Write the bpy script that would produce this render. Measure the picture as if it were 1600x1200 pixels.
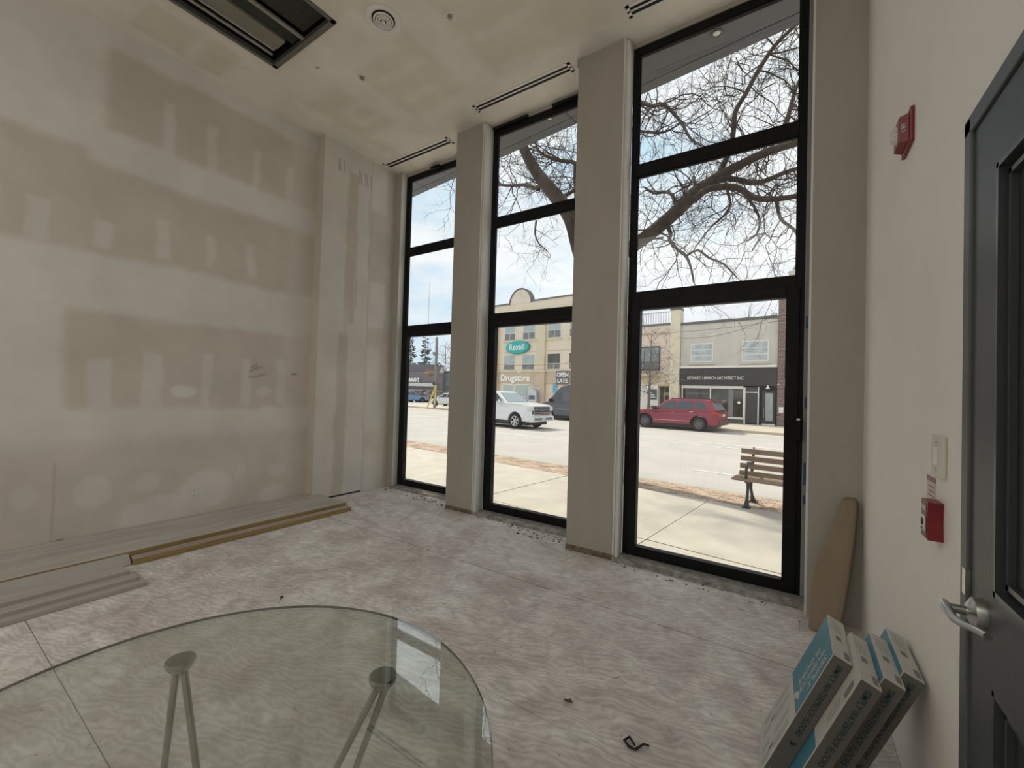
import bpy, bmesh, math, random
import numpy as np
from mathutils import Vector, Matrix
random.seed(7); NR = np.random.RandomState(5)
PI = math.pi
sc = bpy.context.scene
for o in list(bpy.data.objects): bpy.data.objects.remove(o)
COL = sc.collection

# ------------------------------------------------------------------ camera
FPX = 658.0; CAMZ = 1.48
def _n(v): return v/np.linalg.norm(v)
_X = -_n(np.array([-983., 17., -FPX])); _Y = _n(np.array([440., -25., -FPX]))
_Y = _n(_Y-_X*np.dot(_X, _Y)); _Z = np.cross(_X, _Y)
RW = np.stack([_X, _Y, _Z]); CP = np.array([0, 0, CAMZ])
cam = bpy.data.cameras.new('camera'); cam.sensor_width = 36; cam.lens = FPX/1600*36
cam.clip_start = .02; cam.clip_end = 500
co = bpy.data.objects.new('camera', cam); COL.objects.link(co)
M = Matrix([list(RW[0])+[0], list(RW[1])+[0], list(RW[2])+[CAMZ], [0, 0, 0, 1]])
co.matrix_world = M; sc.camera = co

# ------------------------------------------------------------------ world, sun, exposure
sc.view_settings.view_transform = 'Standard'; sc.view_settings.look = 'None'
sc.view_settings.gamma = 1; sc.view_settings.exposure = 0.16; sc.view_settings.use_curve_mapping = False
w = bpy.data.worlds.new('sky'); sc.world = w; w.use_nodes = True
nt = w.node_tree; nt.nodes.clear()
def nd(nt, t, **k):
    n = nt.nodes.new(t)
    for a, b in k.items(): setattr(n, a, b)
    return n
tc = nd(nt, 'ShaderNodeTexCoord'); mp = nd(nt, 'ShaderNodeMapping'); mp.inputs['Scale'].default_value = (1.6, 1.6, 4.2)
mp.inputs['Location'].default_value = (.35, .1, .4)
nz = nd(nt, 'ShaderNodeTexNoise'); nz.inputs['Scale'].default_value = 1.5; nz.inputs['Detail'].default_value = 7; nz.inputs['Roughness'].default_value = .55
cr = nd(nt, 'ShaderNodeValToRGB'); cr.color_ramp.elements[0].position = .38; cr.color_ramp.elements[1].position = .56
cr.color_ramp.elements[0].color = (.58, .74, .88, 1); cr.color_ramp.elements[1].color = (.92, .92, .94, 1)
e = cr.color_ramp.elements.new(.47); e.color = (.76, .82, .90, 1)
e = cr.color_ramp.elements.new(.72); e.color = (.74, .75, .82, 1)
bg = nd(nt, 'ShaderNodeBackground'); bg.inputs['Strength'].default_value = 1.06
ow = nd(nt, 'ShaderNodeOutputWorld'); adn = nd(nt, 'ShaderNodeMath'); adn.operation = 'ADD'; sxn = nd(nt, 'ShaderNodeSeparateXYZ'); mrn = nd(nt, 'ShaderNodeMapRange')
mrn.inputs[1].default_value = -.75; mrn.inputs[2].default_value = -.35; mrn.inputs[3].default_value = -.05; mrn.inputs[4].default_value = .06  # thinner cloud towards the left of the street
for a, b in ((tc.outputs['Generated'], mp.inputs['Vector']), (mp.outputs[0], nz.inputs['Vector']), (nz.outputs['Fac'], adn.inputs[0]), (tc.outputs['Generated'], sxn.inputs[0]), (sxn.outputs[0], mrn.inputs[0]), (mrn.outputs[0], adn.inputs[1]), (adn.outputs[0], cr.inputs[0]), (cr.outputs[0], bg.inputs[0]), (bg.outputs[0], ow.inputs[0])):
    nt.links.new(a, b)
sd = bpy.data.lights.new('sun', 'SUN'); sd.energy = 3.9; sd.angle = .03; sd.color = (1, .92, .80)
so = bpy.data.objects.new('sun', sd); COL.objects.link(so)
so.rotation_euler = Vector((.60, -.18, -.77)).to_track_quat('-Z', 'Y').to_euler()
def area(name, loc, rot, sx, sy, power, col):
    l = bpy.data.lights.new(name, 'AREA'); l.shape = 'RECTANGLE'; l.size = sx; l.size_y = sy; l.energy = power; l.color = col
    o = bpy.data.objects.new(name, l); COL.objects.link(o); o.location = loc; o.rotation_euler = rot; return o
# unseen fill lights added behind the camera to brighten the room
area('ceiling_lamp_fill', (-2.4, -2.4, 4.70), (0, 0, 0), 5.4, 3.0, 58, (1, .98, .95))  # a ceiling lamp back there is inferred; stretched into a broad fill
area('rear_fill_light', (-2.4, -3.95, 2.3), (math.radians(90), 0, 0), 5.4, 4.4, 10, (1, .98, .95))  # added fill panel; the back wall has no window

# ------------------------------------------------------------------ measuring helpers
def ray(px, py): return RW @ _n(np.array([px-800., -(py-600.), -FPX]))
def onz(px, py, z=0.): d = ray(px, py); return CP+d*(z-CAMZ)/d[2]
def ony(px, py, y): d = ray(px, py); return CP+d*y/d[1]
def onx(px, py, x): d = ray(px, py); return CP+d*x/d[0]
SA = math.radians(-6.354); CU = np.array([math.cos(SA), math.sin(SA), 0]); CV = np.array([-math.sin(SA), math.cos(SA), 0])
def street(s, t, z=0.): return CU*s+CV*t+np.array([0, 0, z])
def onstreet(px, py, T): d = ray(px, py); p = CP+d*(T/(d@CV)); return np.array([p@CU, p@CV, p[2]])
GZ = -.15; RZ = -.28

# ------------------------------------------------------------------ materials
MT = {}
def mat(name, col, rough=.6, metal=0., var=.0, vs=6., bump=0., bs=40., spec=.5, emit=None, col2=None, stretch=None, coat=0.):
    if name in MT: return MT[name]
    m = bpy.data.materials.new(name); m.use_nodes = True; t = m.node_tree; b = t.nodes['Principled BSDF']
    b.inputs['Base Color'].default_value = (*col, 1); b.inputs['Roughness'].default_value = rough; b.inputs['Metallic'].default_value = metal
    b.inputs['Specular IOR Level'].default_value = spec; b.inputs['Coat Weight'].default_value = coat
    g = t.nodes.new('ShaderNodeTexCoord'); src = g.outputs['Object']
    if stretch:
        mm = t.nodes.new('ShaderNodeMapping'); mm.inputs['Scale'].default_value = stretch; t.links.new(src, mm.inputs[0]); src = mm.outputs[0]
    if var or col2:
        n = t.nodes.new('ShaderNodeTexNoise'); n.inputs['Scale'].default_value = vs; n.inputs['Detail'].default_value = 6; n.inputs['Roughness'].default_value = .6
        t.links.new(src, n.inputs['Vector']); r = t.nodes.new('ShaderNodeValToRGB')
        c2 = col2 if col2 else tuple(c*(1+var) for c in col); c1 = col if col2 else tuple(c*(1-var) for c in col)
        r.color_ramp.elements[0].color = (*c1, 1); r.color_ramp.elements[1].color = (*c2, 1)
        r.color_ramp.elements[0].position = .35; r.color_ramp.elements[1].position = .65
        t.links.new(n.outputs['Fac'], r.inputs[0]); t.links.new(r.outputs[0], b.inputs['Base Color'])
    if bump:
        n2 = t.nodes.new('ShaderNodeTexNoise'); n2.inputs['Scale'].default_value = bs; n2.inputs['Detail'].default_value = 5
        t.links.new(src, n2.inputs['Vector']); bp = t.nodes.new('ShaderNodeBump'); bp.inputs['Strength'].default_value = bump; bp.inputs['Distance'].default_value = .01
        t.links.new(n2.outputs['Fac'], bp.inputs['Height']); t.links.new(bp.outputs[0], b.inputs['Normal'])
    if emit: b.inputs['Emission Color'].default_value = (*emit[:3], 1); b.inputs['Emission Strength'].default_value = emit[3]
    MT[name] = m; return m
def mudmat(name, board, mud):
    m = bpy.data.materials.new(name); m.use_nodes = True; t = m.node_tree; b = t.nodes['Principled BSDF']
    b.inputs['Roughness'].default_value = .85; b.inputs['Specular IOR Level'].default_value = .2
    a = t.nodes.new('ShaderNodeAttribute'); a.attribute_name = 'mud'
    a2 = t.nodes.new('ShaderNodeAttribute'); a2.attribute_name = 'mark'
    g = t.nodes.new('ShaderNodeTexCoord'); n = t.nodes.new('ShaderNodeTexNoise'); n.inputs['Scale'].default_value = 2.2; n.inputs['Detail'].default_value = 8
    t.links.new(g.outputs['Object'], n.inputs['Vector'])
    mr = t.nodes.new('ShaderNodeMapRange'); mr.inputs[3].default_value = .93; mr.inputs[4].default_value = 1.07; mr.inputs[1].default_value = .3; mr.inputs[2].default_value = .7
    t.links.new(n.outputs['Fac'], mr.inputs[0])
    mx = t.nodes.new('ShaderNodeMix'); mx.data_type = 'RGBA'; mx.inputs[6].default_value = (*board, 1); mx.inputs[7].default_value = (*mud, 1)
    t.links.new(a.outputs['Fac'], mx.inputs[0])
    mk = t.nodes.new('ShaderNodeMix'); mk.data_type = 'RGBA'; mk.inputs[7].default_value = (.10, .09, .08, 1)
    t.links.new(a2.outputs['Fac'], mk.inputs[0]); t.links.new(mx.outputs[2], mk.inputs[6])
    vm = t.nodes.new('ShaderNodeVectorMath'); vm.operation = 'SCALE'; t.links.new(mk.outputs[2], vm.inputs[0]); t.links.new(mr.outputs[0], vm.inputs['Scale'])
    t.links.new(vm.outputs[0], b.inputs['Base Color'])
    n2 = t.nodes.new('ShaderNodeTexNoise'); n2.inputs['Scale'].default_value = 30; n2.inputs['Detail'].default_value = 4
    t.links.new(g.outputs['Object'], n2.inputs['Vector']); bp = t.nodes.new('ShaderNodeBump'); bp.inputs['Strength'].default_value = .12; bp.inputs['Distance'].default_value = .004
    t.links.new(n2.outputs['Fac'], bp.inputs['Height']); t.links.new(bp.outputs[0], b.inputs['Normal'])
    return m
def glassmat(name, tint, ior=1.45, rough=0.):
    m = bpy.data.materials.new(name); m.use_nodes = True; t = m.node_tree; t.nodes.clear()
    o = t.nodes.new('ShaderNodeOutputMaterial'); tr = t.nodes.new('ShaderNodeBsdfTransparent'); tr.inputs[0].default_value = (*tint, 1)
    gl = t.nodes.new('ShaderNodeBsdfGlossy'); gl.inputs['Roughness'].default_value = rough
    f = t.nodes.new('ShaderNodeFresnel'); ge = t.nodes.new('ShaderNodeNewGeometry'); mi = t.nodes.new('ShaderNodeMapRange')
    mi.inputs[3].default_value = ior; mi.inputs[4].default_value = 1/ior; t.links.new(ge.outputs['Backfacing'], mi.inputs[0]); t.links.new(mi.outputs[0], f.inputs[0]); mx = t.nodes.new('ShaderNodeMixShader')
    t.links.new(f.outputs[0], mx.inputs[0]); t.links.new(tr.outputs[0], mx.inputs[1]); t.links.new(gl.outputs[0], mx.inputs[2]); t.links.new(mx.outputs[0], o.inputs[0])
    return m
MUDL = mudmat('joint_compound_wall', (.645, .585, .505), (.78, .75, .70))
MUDC = mudmat('joint_compound_ceiling', (.80, .74, .64), (.87, .83, .755))
GLASS = glassmat('window_glass', (.97, .99, .98)); TGLASS = glassmat('table_glass', (.93, .96, .93), 2.3)
BLACK = mat('black_aluminium', (.008, .009, .009), .5, 0, .25, 8, spec=.18)
BLACK2 = mat('black_gasket', (.006, .006, .006), .8)
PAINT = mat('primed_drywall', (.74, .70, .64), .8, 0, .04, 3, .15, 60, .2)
PAINTD = mat('primed_drywall_shaded', (.46, .43, .38), .85, 0, .06, 2.2, .15, 50, .2, stretch=(1, 1, .35))  # darker copy of primed drywall, shade put into the colour of pillars and heads
REVEAL = mat('white_corner_bead', (.78, .78, .75), .75, 0, .04, 4)
RPAINT = mat('right_wall_paint', (.90, .87, .81), .6, 0, .03, 1.4, .12, 45, .3)
DARK = mat('cavity_dark', (.02, .019, .016), .9)
STEEL = mat('brushed_metal', (.55, .55, .53), .3, 1., .1, 20)
WHITEP = mat('white_plastic', (.86, .84, .79), .45)
CONC = mat('sill_concrete', (.36, .34, .31), .95, 0, .35, 14, .8, 30)

# ------------------------------------------------------------------ mesh builder
class MB:
    def __init__(s): s.v = []; s.f = []; s.mi = []
    def add(s, vs, fs, m=0):
        k = len(s.v); s.v += [tuple(map(float, p)) for p in vs]; s.f += [tuple(i+k for i in f) for f in fs]; s.mi += [m]*len(fs); return s
    def box(s, a, b, m=0):
        x0, y0, z0 = a; x1, y1, z1 = b
        return s.add([(x0, y0, z0), (x1, y0, z0), (x1, y1, z0), (x0, y1, z0), (x0, y0, z1), (x1, y0, z1), (x1, y1, z1), (x0, y1, z1)],
                     [(0, 3, 2, 1), (4, 5, 6, 7), (0, 1, 5, 4), (1, 2, 6, 5), (2, 3, 7, 6), (3, 0, 4, 7)], m)
    def bev(s, a, b, r, m=0):  # box with chamfered edges
        bm = bmesh.new(); bmesh.ops.create_cube(bm, size=1)
        for q in bm.verts: q.co = Vector([(a[i]+b[i])/2+q.co[i]*(b[i]-a[i]) for i in range(3)])
        bmesh.ops.bevel(bm, geom=list(bm.edges), offset=r, segments=2, affect='EDGES', profile=.6)
        bm.verts.index_update(); s.add([q.co[:] for q in bm.verts], [[q.index for q in f.verts] for f in bm.faces], m); bm.free(); return s
    def prism(s, poly, fn, d0, d1, m=0):  # poly 2D, fn(u,v,d)->xyz
        n = len(poly); vs = [fn(u, v, d0) for u, v in poly]+[fn(u, v, d1) for u, v in poly]
        return s.add(vs, [tuple(range(n)), tuple(range(2*n-1, n-1, -1))]+[(i, i+n, (i+1) % n+n, (i+1) % n) for i in range(n)], m)
    def cyl(s, p0, p1, r0, r1=None, n=16, m=0, caps=True):
        p0 = Vector(p0); p1 = Vector(p1); r1 = r0 if r1 is None else r1; d = (p1-p0).normalized()
        a = d.orthogonal().normalized(); b = d.cross(a); vs = []
        for p, r in ((p0, r0), (p1, r1)):
            for i in range(n): t = 2*PI*i/n; vs.append(p+(a*math.cos(t)+b*math.sin(t))*r)
        fs = [(i, (i+1) % n, (i+1) % n+n, i+n) for i in range(n)]
        if caps: fs += [tuple(range(n-1, -1, -1)), tuple(range(n, 2*n))]
        return s.add(vs, fs, m)
    def lathe(s, prof, c, ax='z', n=32, m=0):  # prof [(r,h)]
        vs = []; k = len(prof)
        for i in range(n):
            t = 2*PI*i/n
            for r, h in prof:
                x, y = r*math.cos(t), r*math.sin(t)
                p = {'z': (x, y, h), 'y': (x, h, y), 'x': (h, x, y)}[ax]; vs.append((c[0]+p[0], c[1]+p[1], c[2]+p[2]))
        return s.add(vs, [(i*k+j, ((i+1) % n)*k+j, ((i+1) % n)*k+j+1, i*k+j+1) for i in range(n) for j in range(k-1)], m)
    def tube(s, pts, rs, n=6, m=0):
        pts = [Vector(p) for p in pts]; vs = []; fs = []
        if not hasattr(rs, '__len__'): rs = [rs]*len(pts)
        a = None
        for i, p in enumerate(pts):
            d = (pts[min(i+1, len(pts)-1)]-pts[max(i-1, 0)])
            d = d.normalized() if d.length > 1e-9 else Vector((0, 0, 1))
            a = (a-d*a.dot(d)) if a else d.orthogonal()
            a = a.normalized() if a.length > 1e-6 else d.orthogonal().normalized()
            b = d.cross(a)
            for j in range(n): t = 2*PI*j/n; vs.append(p+(a*math.cos(t)+b*math.sin(t))*rs[i])
        for i in range(len(pts)-1):
            for j in range(n): fs.append((i*n+j, i*n+(j+1) % n, (i+1)*n+(j+1) % n, (i+1)*n+j))
        fs += [tuple(range(n-1, -1, -1)), tuple((len(pts)-1)*n+j for j in range(n))]
        return s.add(vs, fs, m)
    def xf(s, fn): s.v = [tuple(fn(Vector(p))) for p in s.v]; return s
    def build(s, name, mats, parent=None, smooth=False, off=None):
        me = bpy.data.meshes.new(name); vs = s.v
        if off is not None: vs = [(p[0]-off[0], p[1]-off[1], p[2]-off[2]) for p in vs]
        me.from_pydata(vs, [], s.f)
        for m in (mats if isinstance(mats, (list, tuple)) else [mats]): me.materials.append(m)
        for i, q in enumerate(me.polygons): q.material_index = s.mi[i]; q.use_smooth = smooth
        bm = bmesh.new(); bm.from_mesh(me); bmesh.ops.recalc_face_normals(bm, faces=bm.faces); bm.to_mesh(me); bm.free()
        if smooth: me.set_sharp_from_angle(angle=math.radians(38))
        o = bpy.data.objects.new(name, me); COL.objects.link(o)
        if parent: o.parent = parent
        return o
def tag(o, label, cat, group=None, kind=None):
    if label: o['label'] = label
    if cat: o['category'] = cat
    if group: o['group'] = group
    if kind: o['kind'] = kind
    return o
def struct(o, kind='structure'): o['kind'] = kind; return o
def thing(name, loc, label, cat, rz=0, group=None):
    o = bpy.data.objects.new(name, None); COL.objects.link(o); o.location = loc; o.rotation_euler = (0, 0, rz); o.empty_display_size = .1
    tag(o, label, cat, group); o['_o'] = 0; del o['_o']; return o
def sthing(name, s, t, z, label, cat, group=None):  # a thing standing in street coordinates
    p = street(s, t, z); return thing(name, p, label, cat, SA, group)
def text(body, size, mtx, material, parent, name='lettering', depth=.004, align='CENTER', bold=0., xs=1.):
    c = bpy.data.curves.new(name, 'FONT'); c.body = body; c.size = size; c.extrude = depth; c.align_x = align; c.align_y = 'CENTER'; c.offset = bold; c.resolution_u = 3
    t = bpy.data.objects.new('t', c); COL.objects.link(t); dg = bpy.context.evaluated_depsgraph_get(); dg.update()
    me = bpy.data.meshes.new_from_object(t.evaluated_get(dg)); bpy.data.objects.remove(t)
    me.transform(mtx @ Matrix.Diagonal((xs, 1, 1, 1))); me.materials.clear(); me.materials.append(material)
    o = bpy.data.objects.new(name, me); COL.objects.link(o)
    if parent: o.parent = parent
    return o
def frame(o, x, y, z):  # matrix from origin and 3 axes
    x = Vector(x).normalized(); y = Vector(y).normalized(); z = Vector(z).normalized()
    return Matrix(((x[0], y[0], z[0], o[0]), (x[1], y[1], z[1], o[1]), (x[2], y[2], z[2], o[2]), (0, 0, 0, 1)))
def sm(x): x = np.clip(x, 0, 1); return x*x*(3-2*x)
def vnoise(U, V, f, seed):
    r = np.random.RandomState(seed); out = 0
    for k in range(4):
        a = r.rand()*6.28; fx, fy = f*(1+k*.83)*math.cos(a), f*(1+k*.83)*math.sin(a)
        b = r.rand(2)*6.28; out = out+np.sin(U*fx+V*fy+b[0])*np.cos(U*fy-V*fx+b[1])/(1+k*.5)
    return out/2.5
def mudgrid(name, us, vs, fn, maskfn, material, skip=None, parent=None):
    """flat sheet on a grid; attributes mud (joint compound) and mark (scuffs) drive its colour"""
    U, V = np.meshgrid(us, vs); nu, nv = len(us), len(vs)
    mud, mark = maskfn(U, V)
    P = [fn(u, v) for u, v in zip(U.ravel(), V.ravel())]
    F = [(j*nu+i, j*nu+i+1, (j+1)*nu+i+1, (j+1)*nu+i) for j in range(nv-1) for i in range(nu-1)
         if not (skip and skip((us[i]+us[i+1])/2, (vs[j]+vs[j+1])/2))]
    me = bpy.data.meshes.new(name); me.from_pydata(P, [], F); me.materials.append(material)
    for nm, a in (('mud', mud), ('mark', mark)):
        at = me.attributes.new(nm, 'FLOAT', 'POINT'); at.data.foreach_set('value', np.clip(a, 0, 1).ravel().astype(np.float32))
    o = bpy.data.objects.new(name, me); COL.objects.link(o)
    if parent: o.parent = parent
    else: struct(o)
    return o
class Mask:
    """board rectangles are 0, compound is 1; coordinates (u,v) on the surface"""
    def __init__(s, U, V, base, seed=1):
        s.U = U+.035*vnoise(U, V, 5, seed)+.012*vnoise(U, V, 19, seed+1); s.V = V+.03*vnoise(U, V, 4, seed+2)+.012*vnoise(U, V, 17, seed+3)
        s.R = (U, V); s.m = np.full(U.shape, float(base)); s.k = np.zeros(U.shape)
    def rect(s, u0, u1, v0, v1, val, soft=.04, al=1.):
        u0, u1 = min(u0, u1), max(u0, u1); v0, v1 = min(v0, v1), max(v0, v1)
        a = sm((s.U-u0)/soft+.5)*sm((u1-s.U)/soft+.5)*sm((s.V-v0)/soft+.5)*sm((v1-s.V)/soft+.5)*al
        s.m = s.m*(1-a)+val*a
    def blob(s, u, v, ru, rv, val=1, soft=.25, al=1.):
        d = np.sqrt(((s.U-u)/ru)**2+((s.V-v)/rv)**2); a = sm((1-d)/soft+.5)*al; s.m = s.m*(1-a)+val*a
    def line(s, pts, w=.004, al=.6):
        U, V = s.R
        for (a, b), (c, d) in zip(pts[:-1], pts[1:]):
            L2 = (c-a)**2+(d-b)**2+1e-9; t = np.clip(((U-a)*(c-a)+(V-b)*(d-b))/L2, 0, 1)
            q = np.hypot(U-a-t*(c-a), V-b-t*(d-b)); s.k = np.maximum(s.k, al*sm((w*1.6-q)/w))

# ------------------------------------------------------------------ room shell
XL, XR, YB, ZC = -5.23, .385, -4.0, 4.74
XB = -5.075; YCH = 3.08                       # chase in the far left corner
WIN = [dict(x0=-4.955, y=4.36), dict(x0=-3.135, y=4.11), dict(x0=-1.285, y=3.80)]
def LW(px, py): p = onx(px, py, XL); return p[1], p[2]
def lw_mask(U, V):
    k = Mask(U, V, 1, 3); B = .12
    k.rect(1.05, 3.2, 3.76, 4.53, B, .1)                     # top board
    k.rect(-5, 3.2, 2.62, 3.42, B, .1); k.rect(-5, .95, 3.3, 3.52, B, .1)
    k.rect(.86, 3.2, 1.21, 2.09, B+.05, .1)
    k.rect(-5, 3.2, -.1, .92, .42, .16); k.rect(-5, 1.0, -.1, .80, .3, .2)
    def st(px, ya, yb, wd, al=.65, sft=.05):
        a = LW(px, ya); b = LW(px, yb); k.rect(a[0]-wd/2, a[0]+wd/2, b[1], a[1], 1, sft, al)
    for px, ya, yb, wd in ((265, 160, 272, .10), (335, 198, 295, .10), (402, 235, 325, .07), (455, 260, 345, .08),
                           (60, 305, 372, .13), (165, 345, 388, .11), (255, 345, 405, .11), (330, 368, 420, .09), (395, 383, 432, .09),
                           (157, 560, 640, .16), (241, 550, 640, .16), (323, 552, 636, .09), (386, 562, 632, .10), (441, 562, 632, .10)):
        st(px, ya, yb, wd)
    for px, py, ru, rv, al in ((50, 420, .1, .05, .8), (160, 440, .12, .06, .8), (288, 612, .10, .07, .9), (412, 612, .09, .05, .6), (146, 768, .12, .14, .8),
                               (232, 752, .10, .09, .7), (322, 764, .24, .21, 1), (246, 800, .32, .17, 1), (428, 770, .17, .11, .8), (431, 734, .12, .08, .7),
                               (374, 740, .06, .12, .5), (308, 803, .07, .05, .6), (36, 780, .09, .1, .5), (447, 668, .04, .03, .5)):
        u, v = LW(px, py); k.blob(u, v, ru, rv, 1, .35, al)
    k.rect(2.75, 3.2, 0, 4.6, .9, .12, .45)
    L = lambda *q: [LW(*p) for p in q]
    k.line(L((86, 722), (80, 868)), .0045, .18)
    k.line(L((88, 849), (93, 847)), .02, .7); k.line(L((93, 848), (105, 846), (112, 850), (119, 843)), .008, .6)
    for q in (((393, 573), (401, 571)), ((391, 580), (399, 576), (408, 574)), ((390, 589), (401, 588)), ((405, 587), (414, 584))): k.line(L(*q), .012, .38)
    k.line(L((456, 585), (463, 585)), .009, .7); k.line(L((388, 790), (392, 791)), .01, .5)
    k.rect(-5, 3.2, -.1, .02, 0, .02); return k.m, k.k
us = np.concatenate([np.arange(YB, .2, .2), np.arange(.2, YCH, .016), [YCH]]); vs = np.append(np.arange(0, ZC, .018), ZC)
mudgrid('wall_left', us, vs, lambda u, v: (XL, u, v), lw_mask, MUDL)
# chase: face looking into the room and face looking at the right wall
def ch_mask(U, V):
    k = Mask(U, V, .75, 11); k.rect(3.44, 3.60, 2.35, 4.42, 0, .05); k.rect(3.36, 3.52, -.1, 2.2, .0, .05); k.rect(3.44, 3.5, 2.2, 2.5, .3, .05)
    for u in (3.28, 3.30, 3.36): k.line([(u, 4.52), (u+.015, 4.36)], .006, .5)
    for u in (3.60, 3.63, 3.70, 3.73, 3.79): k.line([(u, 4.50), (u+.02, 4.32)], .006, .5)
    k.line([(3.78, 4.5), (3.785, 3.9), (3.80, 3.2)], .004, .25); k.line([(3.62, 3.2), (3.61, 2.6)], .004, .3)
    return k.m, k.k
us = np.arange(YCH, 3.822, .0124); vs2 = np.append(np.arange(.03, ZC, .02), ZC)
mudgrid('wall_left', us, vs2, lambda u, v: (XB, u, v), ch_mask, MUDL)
mudgrid('wall_left', np.linspace(XL, XB, 3), np.linspace(0, ZC, 60), lambda u, v: (u, YCH, v), lambda U, V: (U*0+.0+.1*vnoise(U, V, 3, 4), U*0), MUDL)  # bare-board tone stands in for the shade on this room-facing side
def ch2(U, V):
    k = Mask(U, V, .35, 21); k.rect(3.8, 4.3, 2.7, 4.0, .1, .1, .8); k.rect(3.8, 4.1, 4.05, 4.8, 1, .06); k.rect(3.8, 4.12, 2.35, 3.0, 1, .05, .8); k.rect(3.8, 4.08, .9, 2.1, .95, .15); k.rect(3.8, 4.05, -.1, .5, .7, .2); return k.m, k.k
mudgrid('wall_left', np.linspace(3.82, 4.27, 30), np.append(np.arange(0, ZC, .03), ZC), lambda u, v: (XB-.016, u, v), ch2, MUDL)
struct(MB().box((XL-.1, YCH+.002, 0), (XB-.022, 4.262, ZC)).build('wall_left', DARK))  # dark backing added inside the chase to stop daylight leaking under its face
struct(MB().box((XB-.016, 3.815, .03), (XB, 3.826, ZC)).box((XB-.03, YCH, .025), (XB, 3.826, .03)).build('trim_1', PAINT))
# walls that close the room
struct(MB().box((XL-.1, YB-.1, 0), (XR+.1, YB, ZC)).build('wall_back', PAINT))
W0 = MB().box((XL-.2, 4.26, 0), (WIN[0]['x0']-.003, 4.44, ZC))
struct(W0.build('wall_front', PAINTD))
# pillars between the windows
def pillar(x0, x1, y0, y1):
    b = MB().box((x0, y0, 0), (x1, y1, ZC)); b.box((x1-.012, y0-.002, .0), (x1+.002, y0+.012, ZC), 1); b.box((x1-.001, y0+.01, 0), (x1+.0015, y1-.02, ZC), 1)
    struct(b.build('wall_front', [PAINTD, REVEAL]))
pillar(-3.602, -3.170, 3.962, 4.19); pillar(-1.785, -1.318, 3.672, 3.88)
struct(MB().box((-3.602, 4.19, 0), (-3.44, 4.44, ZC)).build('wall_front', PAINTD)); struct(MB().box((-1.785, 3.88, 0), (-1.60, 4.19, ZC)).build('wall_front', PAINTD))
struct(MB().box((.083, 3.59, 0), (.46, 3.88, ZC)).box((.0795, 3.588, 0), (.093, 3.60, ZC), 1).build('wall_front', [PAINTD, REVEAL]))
struct(MB().box((-1.7951, 3.662, 4.66), (-1.785, 3.68, ZC)).build('trim_2', PAINTD))
# heads above the windows
for i, q in enumerate(WIN):
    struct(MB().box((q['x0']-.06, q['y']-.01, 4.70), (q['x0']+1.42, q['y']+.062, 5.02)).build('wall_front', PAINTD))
# left reveals
struct(MB().box((WIN[0]['x0']-.004, 4.262, 0), (WIN[0]['x0']-.002, 4.36, ZC)).build('trim_3', REVEAL))
for x, y0, y1 in ((-3.168, 3.975, 4.11), (-1.316, 3.685, 3.80)):
    struct(MB().box((x, y0, 0), (x+.03, y1, 4.72)).build('trim_4', REVEAL))
# right wall with the door opening
DY0, DY1, DZ = .62, 1.60, 2.235
rw = MB().box((XR, DY1, 0), (XR+.14, 3.88, ZC)).box((XR, YB, 0), (XR+.14, DY0, ZC)).box((XR, DY0, DZ), (XR+.14, DY1, ZC))
struct(rw.build('wall_right', RPAINT))
struct(MB().box((XR+.14, DY0-.3, 0), (XR+.16, DY1+.3, 2.6)).build('wall_right', DARK))

# ceiling with the open bay
HX0, HX1, HY0, HY1 = -4.465, -3.455, -.6, 2.15
def ce_mask(U, V):
    k = Mask(U, V, .15, 31)
    k.rect(-5.3, -4.75, -5, 4.3, 1, .12); k.rect(-4.6, .4, 3.42, 4.6, .9, .12)
    k.rect(-4.7, -3.2, 2.15, 2.62, .9, .1); k.rect(-4.16, -3.85, 2.3, 4.3, .95, .12); k.rect(-2.98, -2.6, 1.2, 4.3, .95, .15)
    k.rect(-4.75, -4.5, -5, 2.3, .95, .1); k.rect(-5.13, -4.63, 1.16, 1.9, .0, .05)
    k.rect(-5.13, -4.6, 1.56, 1.64, .8, .08)
    k.rect(-1.35, -.95, -1, 4, .9, .2)
    for x0, x1, y in ((-4.5, -4.0, 2.95), (-4.5, -4.1, 3.2), (-3.75, -3.1, 2.87), (-3.7, -3.2, 3.2), (-2.5, -1.85, 2.97), (-2.5, -2.0, 3.38), (-3.4, -2.9, 2.5), (-2.5, -1.7, 2.4)):
        k.rect(x0, x1, y-.05, y+.05, .8, .07, .8)
    k.line([(-4.12, 2.36), (-4.11, 2.38)], .012, .8); k.line([(-4.10, 2.37), (-4.09, 2.36)], .008, .6)
    return k.m, k.k
us = np.concatenate([np.arange(XL, HX0, .03), [HX0], np.arange(HX0+.03, HX1, .03), [HX1], np.arange(HX1+.03, XR, .03), [XR+.02]])
vs = np.concatenate([np.arange(YB, HY0, .2), [HY0], np.arange(HY0+.1, 1., .1), np.arange(1., HY1, .025), [HY1], np.arange(HY1+.025, 4.62, .025)])
mudgrid('ceiling', us, vs, lambda u, v: (u, v, ZC), ce_mask, MUDC, skip=lambda u, v: (HX0 < u < HX1 and HY0 < v < HY1) or v > (4.44 if u < -3.5 else 4.19 if u < -1.7 else 3.87))
struct(MB().box((XL-.2, YB-.2, 5.3), (XR+.3, 3.7, 5.4)).build('ceiling', DARK))

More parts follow.
